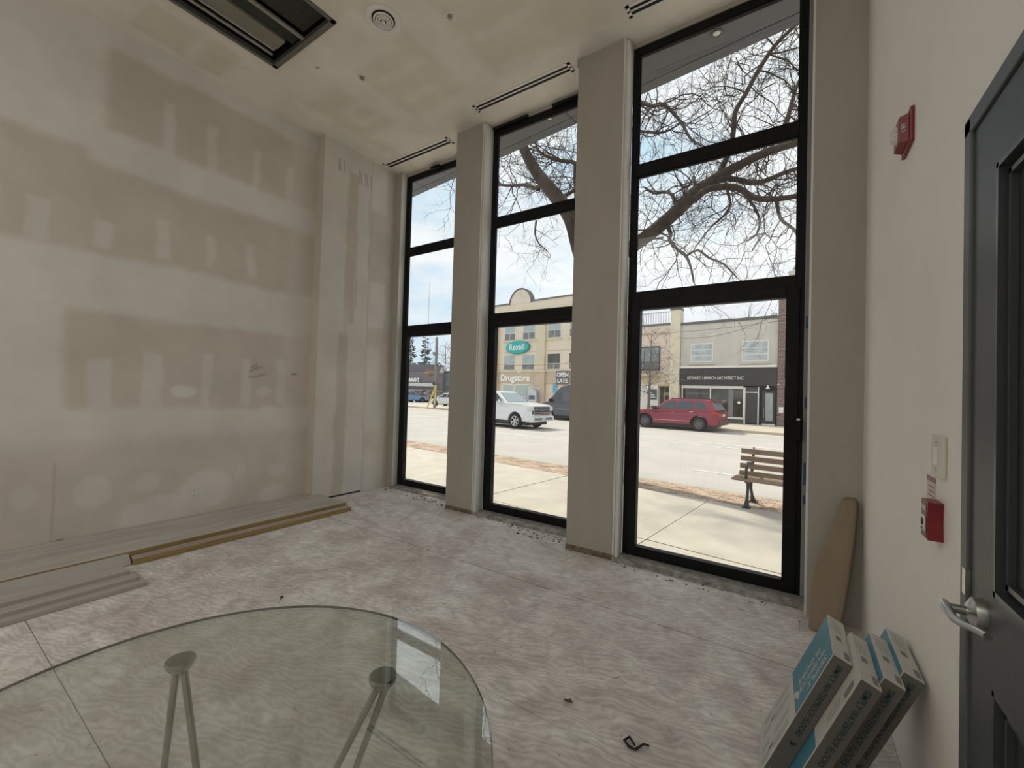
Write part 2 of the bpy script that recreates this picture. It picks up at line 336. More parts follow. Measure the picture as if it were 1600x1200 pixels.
# floor: dusty plywood sheets, each a piece of its own
def floormat():
    m = bpy.data.materials.new('dusty_plywood'); m.use_nodes = True; t = m.node_tree; b = t.nodes['Principled BSDF']; b.inputs['Roughness'].default_value = .9
    b.inputs['Specular IOR Level'].default_value = .15
    g = t.nodes.new('ShaderNodeTexCoord'); L = t.links.new
    def ns(sc, det, stretch=(1, 1, 1), dist=0., src=None):
        mm = t.nodes.new('ShaderNodeMapping'); mm.inputs['Scale'].default_value = stretch; mm.inputs['Rotation'].default_value = (0, 0, .35); L(src or g.outputs['Object'], mm.inputs[0])
        n = t.nodes.new('ShaderNodeTexNoise'); n.inputs['Scale'].default_value = sc; n.inputs['Detail'].default_value = det; n.inputs['Roughness'].default_value = .6; n.inputs['Distortion'].default_value = dist
        L(mm.outputs[0], n.inputs['Vector']); return n
    big = ns(1.5, 8, dist=1.2); med = ns(7, 9, (1, 1.35, 1), 1.0)
    wv = t.nodes.new('ShaderNodeTexWave'); wv.wave_type = 'RINGS'; wv.inputs['Scale'].default_value = 9; wv.inputs['Distortion'].default_value = 22; wv.inputs['Detail'].default_value = 3; wv.inputs['Detail Scale'].default_value = .55; wv.inputs['Detail Roughness'].default_value = .6
    mw = t.nodes.new('ShaderNodeMapping'); mw.inputs['Scale'].default_value = (.6, 1.0, 1); mw.inputs['Location'].default_value = (3, 1, 0); mw.inputs['Rotation'].default_value = (0, 0, -.5); L(g.outputs['Object'], mw.inputs[0]); L(mw.outputs[0], wv.inputs['Vector'])
    r1 = t.nodes.new('ShaderNodeValToRGB'); r1.color_ramp.elements[0].color = (.62, .55, .52, 1); r1.color_ramp.elements[1].color = (.82, .80, .77, 1); r1.color_ramp.elements[0].position = .36; r1.color_ramp.elements[1].position = .62
    L(big.outputs['Fac'], r1.inputs[0])
    r2 = t.nodes.new('ShaderNodeValToRGB'); r2.color_ramp.elements[0].color = (.80, .80, .80, 1); r2.color_ramp.elements[1].color = (1.12, 1.12, 1.12, 1); r2.color_ramp.elements[0].position = .32; r2.color_ramp.elements[1].position = .66
    L(med.outputs['Fac'], r2.inputs[0])
    r3 = t.nodes.new('ShaderNodeMapRange'); r3.inputs[3].default_value = .86; r3.inputs[4].default_value = 1.04; L(wv.outputs['Fac'], r3.inputs[0])
    m1 = t.nodes.new('ShaderNodeMix'); m1.data_type = 'RGBA'; m1.blend_type = 'MULTIPLY'; m1.inputs[0].default_value = 1; L(r1.outputs[0], m1.inputs[6]); L(r2.outputs[0], m1.inputs[7])
    sp = ns(38, 3); r4 = t.nodes.new('ShaderNodeMapRange'); r4.inputs[1].default_value = .28; r4.inputs[2].default_value = .36; r4.inputs[3].default_value = .55; r4.inputs[4].default_value = 1; L(sp.outputs['Fac'], r4.inputs[0])
    mm2 = t.nodes.new('ShaderNodeMath'); mm2.operation = 'MULTIPLY'; L(r3.outputs[0], mm2.inputs[0]); L(r4.outputs[0], mm2.inputs[1])
    v2 = t.nodes.new('ShaderNodeVectorMath'); v2.operation = 'SCALE'; L(m1.outputs[2], v2.inputs[0]); L(mm2.outputs[0], v2.inputs['Scale']); L(v2.outputs[0], b.inputs['Base Color'])
    bp = t.nodes.new('ShaderNodeBump'); bp.inputs['Strength'].default_value = .35; bp.inputs['Distance'].default_value = .006; L(med.outputs['Fac'], bp.inputs['Height']); L(bp.outputs[0], b.inputs['Normal'])
    return m
FLOOR = floormat()
fl = thing('floor', (0, 0, 0), None, None); fl['kind'] = 'structure'
MB().box((XL-.1, YB, -.06), (XR+.1, 3.86, -.012)).box((XL-.1, 3.86, -.06), (-3.5, 4.43, -.012)).box((-3.5, 3.86, -.06), (-1.7, 4.18, -.012)).build('subfloor', DARK, fl)
ys = [YB, -3.1, -1.9, -.69, .53, 1.715, 2.84, 4.44]
for j in range(len(ys)-2):
    xs = [XL, XR] if j == 6 else ([XL, -3.87+.0, -1.45, XR] if j % 2 else [XL, -2.75, -.2, XR])
    if j == 6: xs = [XL, XR+.03]
    for i in range(len(xs)-1):
        g = .0015; gy = .0035; dz = random.uniform(-.0012, 0)
        MB().bev((xs[i]+g*.5, ys[j]+gy*.5, -.012), (xs[i+1]-g*.5, ys[j+1]-gy*.5, dz), .0008).build('floor_panel', FLOOR, fl)

for poly in ([(XL, 2.849), (-1.7505, 2.849), (-1.7505, 4.18), (-3.5, 4.18), (-3.5, 4.43), (XL, 4.43)], [(-1.7495, 2.849), (XR+.03, 2.849), (XR+.03, 3.86), (-1.7495, 3.86)]):
    MB().prism(poly, lambda u, v, d: (u, v, d), -.012, 0).build('floor_panel', FLOOR, fl)
struct(MB().box((.058, 3.80, 0), (.084, 3.87, 4.72)).build('trim_10', mat('grey_shim', (.30, .31, .32), .8)))
# ------------------------------------------------------------------ windows
def window(n, x0, y, full=1.345):
    x1 = x0+full; D = .062
    r = thing('window_%d' % n, (x0, y, 0), None, None); r['kind'] = 'structure'; o = (x0, y, 0)
    def bar(nm, a, b): return MB().bev(a, b, .004).build(nm, BLACK, r, off=o)
    bar('frame_jamb', (x0, y, .01), (x0+.058, y+D, 4.70)); bar('frame_jamb', (x1-.052, y, .01), (x1, y+D, 4.70))
    bar('frame_head', (x0+.058, y, 4.635), (x1-.052, y+D, 4.70)); bar('frame_sill', (x0+.058, y, .01), (x1-.052, y+D, .07))
    bar('transom', (x0+.058, y, 3.49), (x1-.052, y+D, 3.60)); bar('transom', (x0+.058, y, 2.325), (x1-.052, y+D, 2.417))
    s0, s1, d = x0+.046, x1-.030, .012
    bar('sash_stile', (s0, y-d, .05), (s0+.075, y+.06, 2.335)); bar('sash_stile', (s1-.088, y-d, .05), (s1, y+.06, 2.335))
    bar('sash_rail', (s0+.075, y-d, 2.255), (s1-.088, y+.06, 2.335)); bar('sash_rail', (s0+.075, y-d, .05), (s1-.088, y+.06, .130))
    for a, b, nm in (((x0+.05, 3.595), (x1-.045, 4.64), 'glass_pane'), ((x0+.05, 2.41), (x1-.045, 3.495), 'glass_pane'), ((s0+.07, .125), (s1-.083, 2.26), 'glass_pane')):
        MB().box((a[0], y+.028, a[1]), (b[0], y+.034, b[1])).build(nm, GLASS, r, off=o)
    g = MB()
    for z0, z1, a, b in ((3.60, 4.635, x0+.058, x1-.052), (2.417, 3.49, x0+.058, x1-.052)):
        g.box((a, y+.012, z0), (a+.012, y+.03, z1)).box((b-.012, y+.012, z0), (b, y+.03, z1)).box((a, y+.012, z0), (b, y+.03, z0+.01)).box((a, y+.012, z1-.012), (b, y+.03, z1))
    g.build('glazing_bead', BLACK2, r, off=o)
    return r
for i, q in enumerate(WIN): WR = window(i+1, q['x0'], q['y'])
x1 = WIN[2]['x0']+1.345
MB().bev((.022, 3.74, 1.19), (.046, 3.79, 1.33), .004).build('window_lock', BLACK, WR, off=(WIN[2]['x0'], 3.8, 0))
MB().bev((.02, 3.752, 1.325), (.042, 3.788, 1.345), .004).build('lock_catch', STEEL, WR, off=(WIN[2]['x0'], 3.8, 0))
BLUE = mat('blue_tape', (.03, .08, .22), .5)
for z0, z1 in ((2.02, 2.1), (1.42, 1.5), (.86, 1.02), (.72, .78)):
    MB().box((.068, 3.77, z0), (.0785, 3.798, z1)).build('blue_tape', BLUE, WR, off=(WIN[2]['x0'], 3.8, 0))
# head restrictors
w2 = [o for o in bpy.data.objects if o.name == 'window_2'][0]; o2 = (WIN[1]['x0'], WIN[1]['y'], 0)
for a, b in ((-3.12, -2.62), (-2.3, -1.80)): MB().bev((a, 4.07, 4.685), (b, 4.12, 4.715), .004).build('head_bracket', BLACK, w2, off=o2)
w1 = [o for o in bpy.data.objects if o.name == 'window_1'][0]; o1 = (WIN[0]['x0'], WIN[0]['y'], 0)
MB().bev((-4.42, 4.31, 4.66), (-4.26, 4.37, 4.70), .006).cyl((-4.30, 4.30, 4.665), (-4.30, 4.33, 4.665), .02).build('head_bracket', BLACK, w1, off=o1)
# rough sill kerbs in front of the frames
def rough(a, b, n, amp, mname, name):
    b0 = MB(); vs = []; k = n+1
    for i in range(k):
        x = a[0]+(b[0]-a[0])*i/n; j = lambda: random.uniform(-amp, amp)
        vs += [(x, a[1]+j(), 0), (x, a[1]+.004+j(), b[2]+j()*.5), (x, b[1], b[2]+j()*.3), (x, b[1], 0)]
    fs = [(i*4+q, i*4+(q+1) % 4, (i+1)*4+(q+1) % 4, (i+1)*4+q) for i in range(n) for q in range(4)]+[(0, 1, 2, 3), tuple(range(n*4, n*4+4))]
    return struct(b0.add(vs, fs).build(name, mname))
rough((-5.0, 4.235, 0), (-3.60, 4.36, .028), 60, .008, CONC, 'trim_5'); rough((-3.18, 3.955, 0), (-1.785, 4.115, .028), 60, .008, CONC, 'trim_6'); rough((-1.33, 3.655, 0), (.085, 3.80, .03), 60, .008, CONC, 'trim_7')
for a, b, y, z in ((-5.0, -3.6, 4.30, .04), (-3.18, -1.785, 4.045, .04), (-1.318, .085, 3.745, .042)):
    struct(MB().box((a, y, 0), (b, y+.06, z)).build('trim_8', mat('mortar_grey', (.30, .30, .30), .95, 0, .3, 25, .6, 60)))
struct(MB().box((-3.60, 3.955, 0), (-3.17, 3.9615, .045)).box((-1.785, 3.665, 0), (-1.32, 3.6715, .05)).build('trim_9', mat('damp_paper_edge', (.20, .155, .11), .9, 0, .4, 20)))

# ------------------------------------------------------------------ door in the right wall
DG = mat('charcoal_door_paint', (.062, .07, .073), .45, 0, .06, 3, .1, 50); DG2 = mat('charcoal_door_panel', (.018, .021, .021), .5)
JG = mat('grey_jamb_paint', (.085, .095, .10), .45, 0, .06, 3)
dr = thing('door_1', (XR, DY1, 0), None, None); dr['kind'] = 'structure'; od = (XR, DY1, 0)
j = MB().bev((XR-.012, DY1-.045, 0), (XR+.06, DY1+.004, DZ), .004); j.bev((XR-.012, DY0, 0), (XR+.06, DY0+.045, DZ), .004); j.bev((XR-.012, DY0, DZ-.042), (XR+.06, DY1+.004, DZ+.004), .004)
j.build('door_frame', JG, dr, off=od)
y0, y1 = DY0+.05, DY1-.052; zt = 2.188; st = .135
d = MB()
for a, b in (((y1-st, 0), (y1, zt)), ((y0, 0), (y0+st, zt)), ((y0+st, zt-.15), (y1-st, zt)), ((y0+st, .84), (y1-st, 1.05)), ((y0+st, .01), (y1-st, .25))):
    d.box((XR-.004, a[0], a[1]), (XR+.036, b[0], b[1]))
d.build('door_leaf', DG, dr, off=od)
for z0, z1 in ((1.05, zt-.15), (.25, .84)):
    p = MB().box((XR+.02, y0+st, z0), (XR+.03, y1-st, z1)); p.build('door_panel', DG2, dr, off=od)
    g = MB(); r0 = .022
    for k, (dd, hh) in enumerate(((.0, .010), (.028, .004))):
        a0, a1, c0, c1 = y0+st+dd, y1-st-dd, z0+dd, z1-dd
        for q in (((a0, c0), (a1, c0+.012)), ((a0, c1-.012), (a1, c1)), ((a0, c0), (a0+.012, c1)), ((a1-.012, c0), (a1, c1))):
            g.box((XR-.004+.012*k, q[0][0], q[0][1]), (XR+.022, q[1][0], q[1][1]))
    g.build('panel_moulding', mat('moulding_paint', (.05, .056, .058), .35), dr, off=od)
MB().box((XR-.002, y1, 0), (XR+.02, y1+.007, zt)).build('door_seal', BLACK2, dr, off=od)
hy, hz = y1-.080, .985
MB().lathe([(0, -.028), (.018, -.028), (.034, -.018), (.036, -.004), (.036, 0)], (XR-.004, hy, hz), 'x', 32).build('rosette', STEEL, dr, smooth=True, off=od)
h = MB().tube([(XR-.02, hy, hz), (XR-.062, hy, hz), (XR-.070, hy, hz)], [.011, .0105, .0105], 12)
h2 = MB().tube([(XR-.066, hy+.02, hz+.002), (XR-.067, hy-.0, hz), (XR-.064, hy-.045, hz-.008), (XR-.054, hy-.075, hz-.008), (XR-.042, hy-.105, hz-.002), (XR-.036, hy-.150, hz+.006)], [.0095, .0105, .009, .0085, .008, .0075], 12)
hd = h.build('door_handle', STEEL, dr, smooth=True, off=od); h2.build('lever', STEEL, hd, smooth=True, off=od)
MB().box((XR-.014, y1+.006, hz+.01), (XR-.004, y1+.03, hz+.075)).build('strike_plate', STEEL, dr, off=od)

# ------------------------------------------------------------------ ceiling bay contents and fixtures
bay = thing('ceiling_opening', (HX0, HY1, ZC), 'long rectangular service opening with metal trim in the drywall ceiling, top left', 'ceiling opening')
ob = (HX0, HY1, ZC)
t = MB(); w_ = .028
t.box((HX0-.01, HY0, ZC-.012), (HX0+w_, HY1, ZC+.03)).box((HX1-w_, HY0, ZC-.012), (HX1+.008, HY1, ZC+.03)).box((HX0-.01, HY1-w_-.012, ZC-.012), (HX1+.008, HY1+.008, ZC+.03))
t.build('metal_trim', mat('galvanised_trim', (.20, .20, .185), .4, .6), bay, off=ob)
MB().box((HX0, HY0, ZC+.0), (HX0+.004, HY1, ZC+.5)).box((HX1-.004, HY0, ZC), (HX1, HY1, ZC+.5)).box((HX0, HY1-.004, ZC), (HX1, HY1, ZC+.5)).box((HX0, HY0, ZC), (HX1, HY0+.004, ZC+.5)).box((HX0, HY0, ZC+.5), (HX1, HY1, ZC+.51)).build('dark_liner', DARK, bay, off=ob)
OL = mat('olive_panel', (.24, .235, .18), .5, 0, .05, 4); GR = mat('black_filter', (.045, .044, .038), .9, 0, .4, 60, .6, 90)
xx = lambda px, py, z: onz(px, py, z)[0]
MB().bev((HX0+.085, HY0+.02, ZC+.02), (HX0+.115, HY1-.09, ZC+.05), .006).cyl((HX0+.145, HY0+.02, ZC+.05), (HX0+.145, HY1-.10, ZC+.05), .012).build('metal_rail', STEEL, bay, off=ob)
MB().box((HX0+.165, HY0+.02, ZC+.04), (HX0+.20, HY1-.10, ZC+.05)).build('rail_flange', mat('rail_grey', (.3, .29, .26), .4, .5), bay, off=ob)
MB().cyl((HX0+.17, 1.42, ZC+.03), (HX0+.17, 1.42, ZC+.05), .018).cyl((HX0+.17, 1.42, ZC+.022), (HX0+.17, 1.42, ZC+.03), .008).build('rail_knob', STEEL, bay, off=ob)
MB().bev((HX0+.205, HY0+.02, ZC+.03), (HX0+.36, HY1-.10, ZC+.06), .004).build('grey_green_panel', OL, bay, off=ob)
MB().box((HX0+.37, HY0+.02, ZC+.05), (HX0+.54, HY1-.04, ZC+.07)).build('filter_mat', GR, bay, off=ob)
MB().box((HX0+.545, HY0+.02, ZC+.01), (HX0+.575, HY1-.03, ZC+.03)).build('divider_strip', mat('pale_strip', (.36, .33, .28), .5), bay, off=ob)
MB().box((HX0+.60, HY0+.02, ZC+.05), (HX1-.10, HY1-.06, ZC+.07)).build('filter_mat', GR, bay, off=ob)
MB().bev((HX1-.10, HY0+.02, ZC+.05), (HX1-.03, HY1-.14, ZC+.10), .006).build('side_duct', mat('duct_grey', (.10, .105, .10), .5), bay, off=ob)

c = onz(599, 31, ZC)
v = thing('ceiling_diffuser', (c[0], c[1], ZC), 'round white ceiling diffuser with concentric rings beside the service opening', 'vent')
MB().lathe([(.155, 0), (.155, -.006), (.148, -.012), (.125, -.014), (.105, -.004), (.100, .02), (.10, .03)], (0, 0, 0), 'z', 48).build('outer_ring', WHITEP, v, smooth=True)
MB().cyl((0, 0, -.001), (0, 0, .0005), .10, n=48).build('dark_throat', mat('throat', (.012, .011, .01), .9), v)
for k, r in enumerate((.078, .055, .034)):
    MB().lathe([(r+.008, -.004), (r+.010, -.012-.003*k), (r, -.020-.003*k), (r-.008, -.010), (r-.002, -.003), (r+.008, -.004)], (0, 0, 0), 'z', 48).build('ring', WHITEP, v, smooth=True)
MB().lathe([(0, -.032), (.012, -.03), (.017, -.018), (.008, -.004), (0, -.003)], (0, 0, 0), 'z', 24).build('centre_cone', WHITEP, v, smooth=True)
for (px, py), lb in (((703, 24), 'small white sprinkler escutcheon on the ceiling right of the round diffuser'), ((566, 120), 'small white sprinkler escutcheon on the ceiling below the round diffuser')):
    c = onz(px, py, ZC); v = thing('sprinkler_head', (c[0], c[1], ZC), lb, 'sprinkler', 0, 'ceiling sprinkler heads')
    MB().lathe([(.048, 0), (.048, -.004), (.036, -.008), (.030, -.006), (.028, 0)], (0, 0, 0), 'z', 32).build('escutcheon', WHITEP, v, smooth=True)
    MB().cyl((0, 0, 0), (0, 0, -.018), .012).box((-.003, -.02, -.03), (.003, -.014, -.004)).box((-.003, .014, -.03), (.003, .02, -.004)).cyl((0, 0, -.03), (0, 0, -.032), .014).build('sprinkler_body', mat('dull_brass', (.42, .39, .32), .4, .6), v)
    MB().cyl((.034, 0, -.002), (.034, 0, -.0085), .005, n=10).cyl((-.034, 0, -.002), (-.034, 0, -.0085), .005, n=10).build('escutcheon_slot', BLACK2, v)
def linear(x0, x1, ya, yb, lb):
    v = thing('linear_diffuser', (x0, ya, ZC), lb, 'vent', 0, 'two-slot linear diffusers along the windows'); o = (x0, ya, ZC); d = yb-ya
    f = MB(); z0, z1 = ZC-.006, ZC+.002
    f.box((x0, ya, z0), (x1, ya+d*.2, z1)).box((x0, yb-d*.17, z0), (x1, yb, z1)).box((x0, ya+d*.44, z0), (x1, ya+d*.56, z1)).box((x0, ya, z0), (x0+.03, yb, z1)).box((x1-.03, ya, z0), (x1, yb, z1))
    f.build('diffuser_frame', WHITEP, v, off=o)
    for a, b in ((.2, .44), (.56, .83)): MB().box((x0+.03, ya+d*a, ZC-.0015), (x1-.03, ya+d*b, ZC+.001)).build('slot', mat('slot_dark', (.02, .017, .014), .8), v, off=o)
linear(-5.03, -3.77, 3.945, 4.095, 'white two-slot linear diffuser in the ceiling before the leftmost window')
linear(-3.11, -1.885, 3.655, 3.785, 'white two-slot linear diffuser in the ceiling before the middle window')
linear(-1.225, .0, 3.365, 3.495, 'white two-slot linear diffuser cut by the top edge, before the right window')

# ------------------------------------------------------------------ wall fittings
ox = XL; c = onx(303, 769, XL)
v = thing('wall_outlet', (XL, c[1], c[2]), 'white duplex wall outlet low on the left wall', 'outlet'); OW = mat('outlet_white', (.80, .79, .76), .35)
MB().bev((0, -.036, -.058), (.006, .036, .058), .003).build('cover_plate', OW, v)
for z in (.024, -.024): 
    s_ = MB().bev((.006, -.017, z-.016), (.009, .017, z+.016), .002).build('socket', OW, v)
    MB().box((.0085, -.009, z-.003), (.0095, -.006, z+.007)).box((.0085, .006, z-.003), (.0095, .009, z+.007)).cyl((.0085, 0, z-.010), (.0095, 0, z-.010), .003, n=10).build('socket_slot', BLACK2, s_)
v = thing('light_switch', (XR, 1.838, 1.318), 'cream wall plate with small rocker on the right wall beside the door frame', 'switch')
SWC = mat('switch_ivory', (.66, .64, .54), .4)
MB().bev((-.012, -.058, -.064), (0, .058, .064), .004).build('cover_plate', SWC, v)
MB().bev((-.017, -.016, -.028), (-.011, .016, .028), .002).build('rocker', OW, v)
MB().cyl((-.0135, 0, .042), (-.011, 0, .042), .004, n=10).cyl((-.0135, 0, -.042), (-.011, 0, -.042), .004, n=10).build('plate_screw', mat('screw_grey', (.3, .3, .28), .4, .6), v)
RED = mat('fire_red', (.20, .012, .018), .35, 0, .1, 8); REDD = mat('fire_red_dark', (.10, .008, .012), .4); WHT = mat('print_white', (.75, .74, .70), .5)
v = thing('fire_alarm_pull_station', (XR, 1.845, 1.118), 'small red fire alarm pull station below the light switch', 'fire alarm')
b = MB().prism([(-.052, -.058), (.052, -.058), (.045, 0), (.052, .058), (-.052, .058), (-.045, 0)], lambda u, z, d: (d, u*.78, z), -.036, 0); b.build('station_body', RED, v)
MB().box((-.0375, -.030, -.052), (-.036, .030, .052)).build('face_panel', REDD, v)
MB().bev((-.041, -.022, -.036), (-.036, .022, .012), .002).build('pull_handle', WHT, v)
MB().box((-.0416, -.012, -.020), (-.041, .012, .002)).box((-.0416, -.018, -.031), (-.041, .018, -.027)).build('handle_print', BLACK2, v)
text('FIRE', .022, frame((-.0380, 0, .034), (0, -1, 0), (0, 0, 1), (-1, 0, 0)), WHT, v, depth=.0004)
v = thing('instruction_card', (XR, 1.945, 1.135), 'white card with red bars stuck to the wall behind the pull station', 'notice')
MB().box((-.0015, -.052, -.085), (0, .052, .105)).build('card', mat('card_pink_white', (.66, .58, .54), .6), v)
MB().box((-.0022, -.052, .088), (-.0015, .052, .105)).box((-.0022, -.052, -.005), (-.0015, .052, .012)).box((-.0022, -.052, -.085), (-.0015, .052, -.072)).build('red_bar', RED, v)
MB().box((-.002, -.04, .04), (-.0015, .04, .044)).box((-.002, -.04, .055), (-.0015, .03, .059)).box((-.002, -.04, .07), (-.0015, .035, .074)).box((-.002, -.04, -.04), (-.0015, .04, -.036)).build('printed_line', mat('print_red', (.35, .08, .08), .6), v)
c = onx(1433, 208, XR)
v = thing('fire_alarm_strobe', (XR, 2.335, 2.60), 'red fire alarm horn strobe high on the right wall', 'fire alarm')
MB().bev((-.014, -.085, -.072), (0, .085, .072), .005).build('back_plate', RED, v)
MB().prism([(-.058, -.068), (.058, -.068), (.058, .068), (-.058, .068)], lambda a, b_, d: (d, a*(1-.12*(d < -.03)), b_*.85*(1-.12*(d < -.03))), -.042, -.014).build('strobe_body', RED, v)
MB().lathe([(0, -.062), (.014, -.060), (.022, -.053), (.026, -.042)], (0, 0, 0), 'x', 20).xf(lambda p: (p[0], p[1]-.0, p[2]*1.5)).build('strobe_lens', mat('lens_clear', (.65, .65, .62), .15, 0, .2, 60), v, smooth=True)
text('FIRE', .020, frame((-.028, -.0575, 0), (0, 0, -1), (-1, 0, 0), (0, -1, 0)), WHT, v, depth=.0008)

# ------------------------------------------------------------------ glass table
TG = thing('glass_table', (-1.050, .376, 0), 'round clear glass table on splayed chrome legs in the foreground', 'table')
tt = MB().cyl((0, 0, .676), (0, 0, .685), .6456, n=160)
top = tt.build('glass_top', TGLASS, TG)
MB().lathe([(.6451, .6765), (.6464, .6775), (.6464, .6835), (.6451, .6848)], (0, 0, 0), 'z', 160).build('glass_edge', mat('green_glass_edge', (.02, .03, .024), .12), TG, smooth=True)
CH = mat('satin_chrome', (.42, .42, .40), .22, 1., .15, 6)
def leg(knob, feet):
    kx, ky = knob[0]+1.050, knob[1]-.376
    g = MB().lathe([(0, .6755), (.036, .6755), (.0385, .669), (.034, .656), (.022, .641), (.012, .633), (0, .631)], (kx, ky, 0), 'z', 32)
    g.build('leg_disc', CH, TG, smooth=True)
    r = Vector((feet[1][0]-feet[0][0], feet[1][1]-feet[0][1], 0)).normalized()*.011
    for k, f in enumerate(feet):
        e = 1 if k else -1
        MB().cyl((kx+r.x*e, ky+r.y*e, .645), (f[0]+1.050, f[1]-.376, .004), .0095, .0085, n=14).cyl((f[0]+1.050, f[1]-.376, 0), (f[0]+1.050, f[1]-.376, .008), .014, n=14).build('leg', CH, TG, smooth=True)
k1, k2 = onz(282, 1035, .665), onz(598, 1060, .665)
f1, f2, f3, f4 = onz(232, 1400), onz(332, 1400), onz(424, 1400), onz(482, 1400)
leg(k1, (f1, f2)); leg(k2, (f3, f4)); leg((-1.08, -.02), ((-1.22, .16), (-1.08, .12)))

# ------------------------------------------------------------------ lumber along the left wall
WOOD = mat('yellow_pine', (.36, .26, .10), .7, 0, .18, 5, .2, 60, stretch=(8, .6, 8)); DUSTY = mat('dusty_board', (.50, .47, .43), .95, 0, .14, 4, .2, 40, stretch=(3, .5, 3))
PINK = mat('dusty_lumber_top', (.42, .35, .31), .95, 0, .15, 6, stretch=(6, .6, 6)); MDF = mat('grey_mdf_trim', (.45, .42, .385), .8, 0, .06, 3, stretch=(3, .4, 3))
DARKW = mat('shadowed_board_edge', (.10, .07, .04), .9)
def board(name, x0, x1, y0, y1, z0, z1, label, cat, group, tilt=0, mats=None):
    b = MB(); b.bev((x0, 0, z0), (x1, y1-y0, z1), .003)
    me = b.xf(lambda p: (p[0]+tilt*p[1], p[1], p[2])).build(name, mats or [WOOD, DUSTY], None, off=(x0, 0, z0)); me.location = (x0, y0, z0)
    if len(me.data.materials) > 1:
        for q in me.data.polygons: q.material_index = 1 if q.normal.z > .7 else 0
    return tag(me, label, cat, group)
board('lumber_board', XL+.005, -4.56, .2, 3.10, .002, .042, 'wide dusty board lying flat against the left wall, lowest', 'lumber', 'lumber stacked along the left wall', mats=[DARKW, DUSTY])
board('lumber_board', XL+.005, -4.485, .2, 3.17, .044, .084, 'dusty pine board with a yellow edge, on top against the left wall', 'lumber', 'lumber stacked along the left wall')
o_ = board('pine_stud', -4.475, -4.37, 1.165, 3.155, .001, .050, 'yellow edged pine stud lying in front of the dusty boards', 'lumber', 'lumber stacked along the left wall')
o_.data.materials[1] = PINK
def trimboard(prof, y0, y1, label, g='grey primed trim boards by the left wall'):
    b = MB(); n = len(prof); vs = [(x, y0, z) for x, z in prof]+[(x, y1, z) for x, z in prof]
    b.add(vs, [tuple(range(n)), tuple(range(2*n-1, n-1, -1))]+[(i, i+n, (i+1) % n+n, (i+1) % n) for i in range(n)])
    o = b.build('trim_board', MDF, None, off=(prof[0][0], y0, 0)); o.location = (prof[0][0], y0, 0); return tag(o, label, 'trim board', g)
trimboard([(-4.483, .072), (-4.470, .074), (-4.385, .004), (-4.398, .001)], .1, 1.155, 'wide grey trim board leaning on edge against the lumber')
for wd, xf_, z, px_, lb in ((.13, -4.01, .098, (200, 891), 'grey trim board lying uppermost in the stack at the left'), (.21, -3.925, .066, (218, 903), 'grey trim board lying second from the top of the left stack'), (.30, -3.87, .034, (230, 908), 'grey trim board lying at the bottom of the left stack')):
    prof = [(xf_-wd, z-.032), (xf_, z-.032), (xf_, z-.006), (xf_-.010, z), (xf_-wd, z)]
    trimboard(prof, -.1, onz(*px_, z)[1], lb)

# ------------------------------------------------------------------ cardboard sheet in the corner
KR = mat('brown_kraft_card', (.30, .235, .165), .75, 0, .05, 3, .1, 30)
P = [(1262, 985), (1308, 1003), (1317, 960), (1327, 900), (1335, 840), (1340, 786), (1334, 781), (1316, 779), (1310, 795), (1300, 822), (1290, 845), (1279, 865), (1271, 883), (1267, 905), (1264, 940)]
def kp(px, py, dy):
    yb = 3.36+(1000-py)/220.*.16; q = ony(px, py, yb); return (q[0], q[1]+dy, max(q[2], 0.001))
front = [kp(a, b, 0) for a, b in P]; back = [(min(x+.022, XR-.012), y+.11, z) for x, y, z in front]
b = MB(); n = len(front); b.add(front+back, [tuple(range(n)), tuple(range(2*n-1, n-1, -1))]+[(i, i+n, (i+1) % n+n, (i+1) % n) for i in range(n)])
o_ = b.build('cardboard_former', KR); bv = o_.modifiers.new('b', 'BEVEL'); bv.width = .018; bv.segments = 3; bv.limit_method = 'ANGLE'; bv.angle_limit = math.radians(50)
tag(o_, 'curved brown cardboard piece standing upright in the corner right of the windows', 'cardboard')

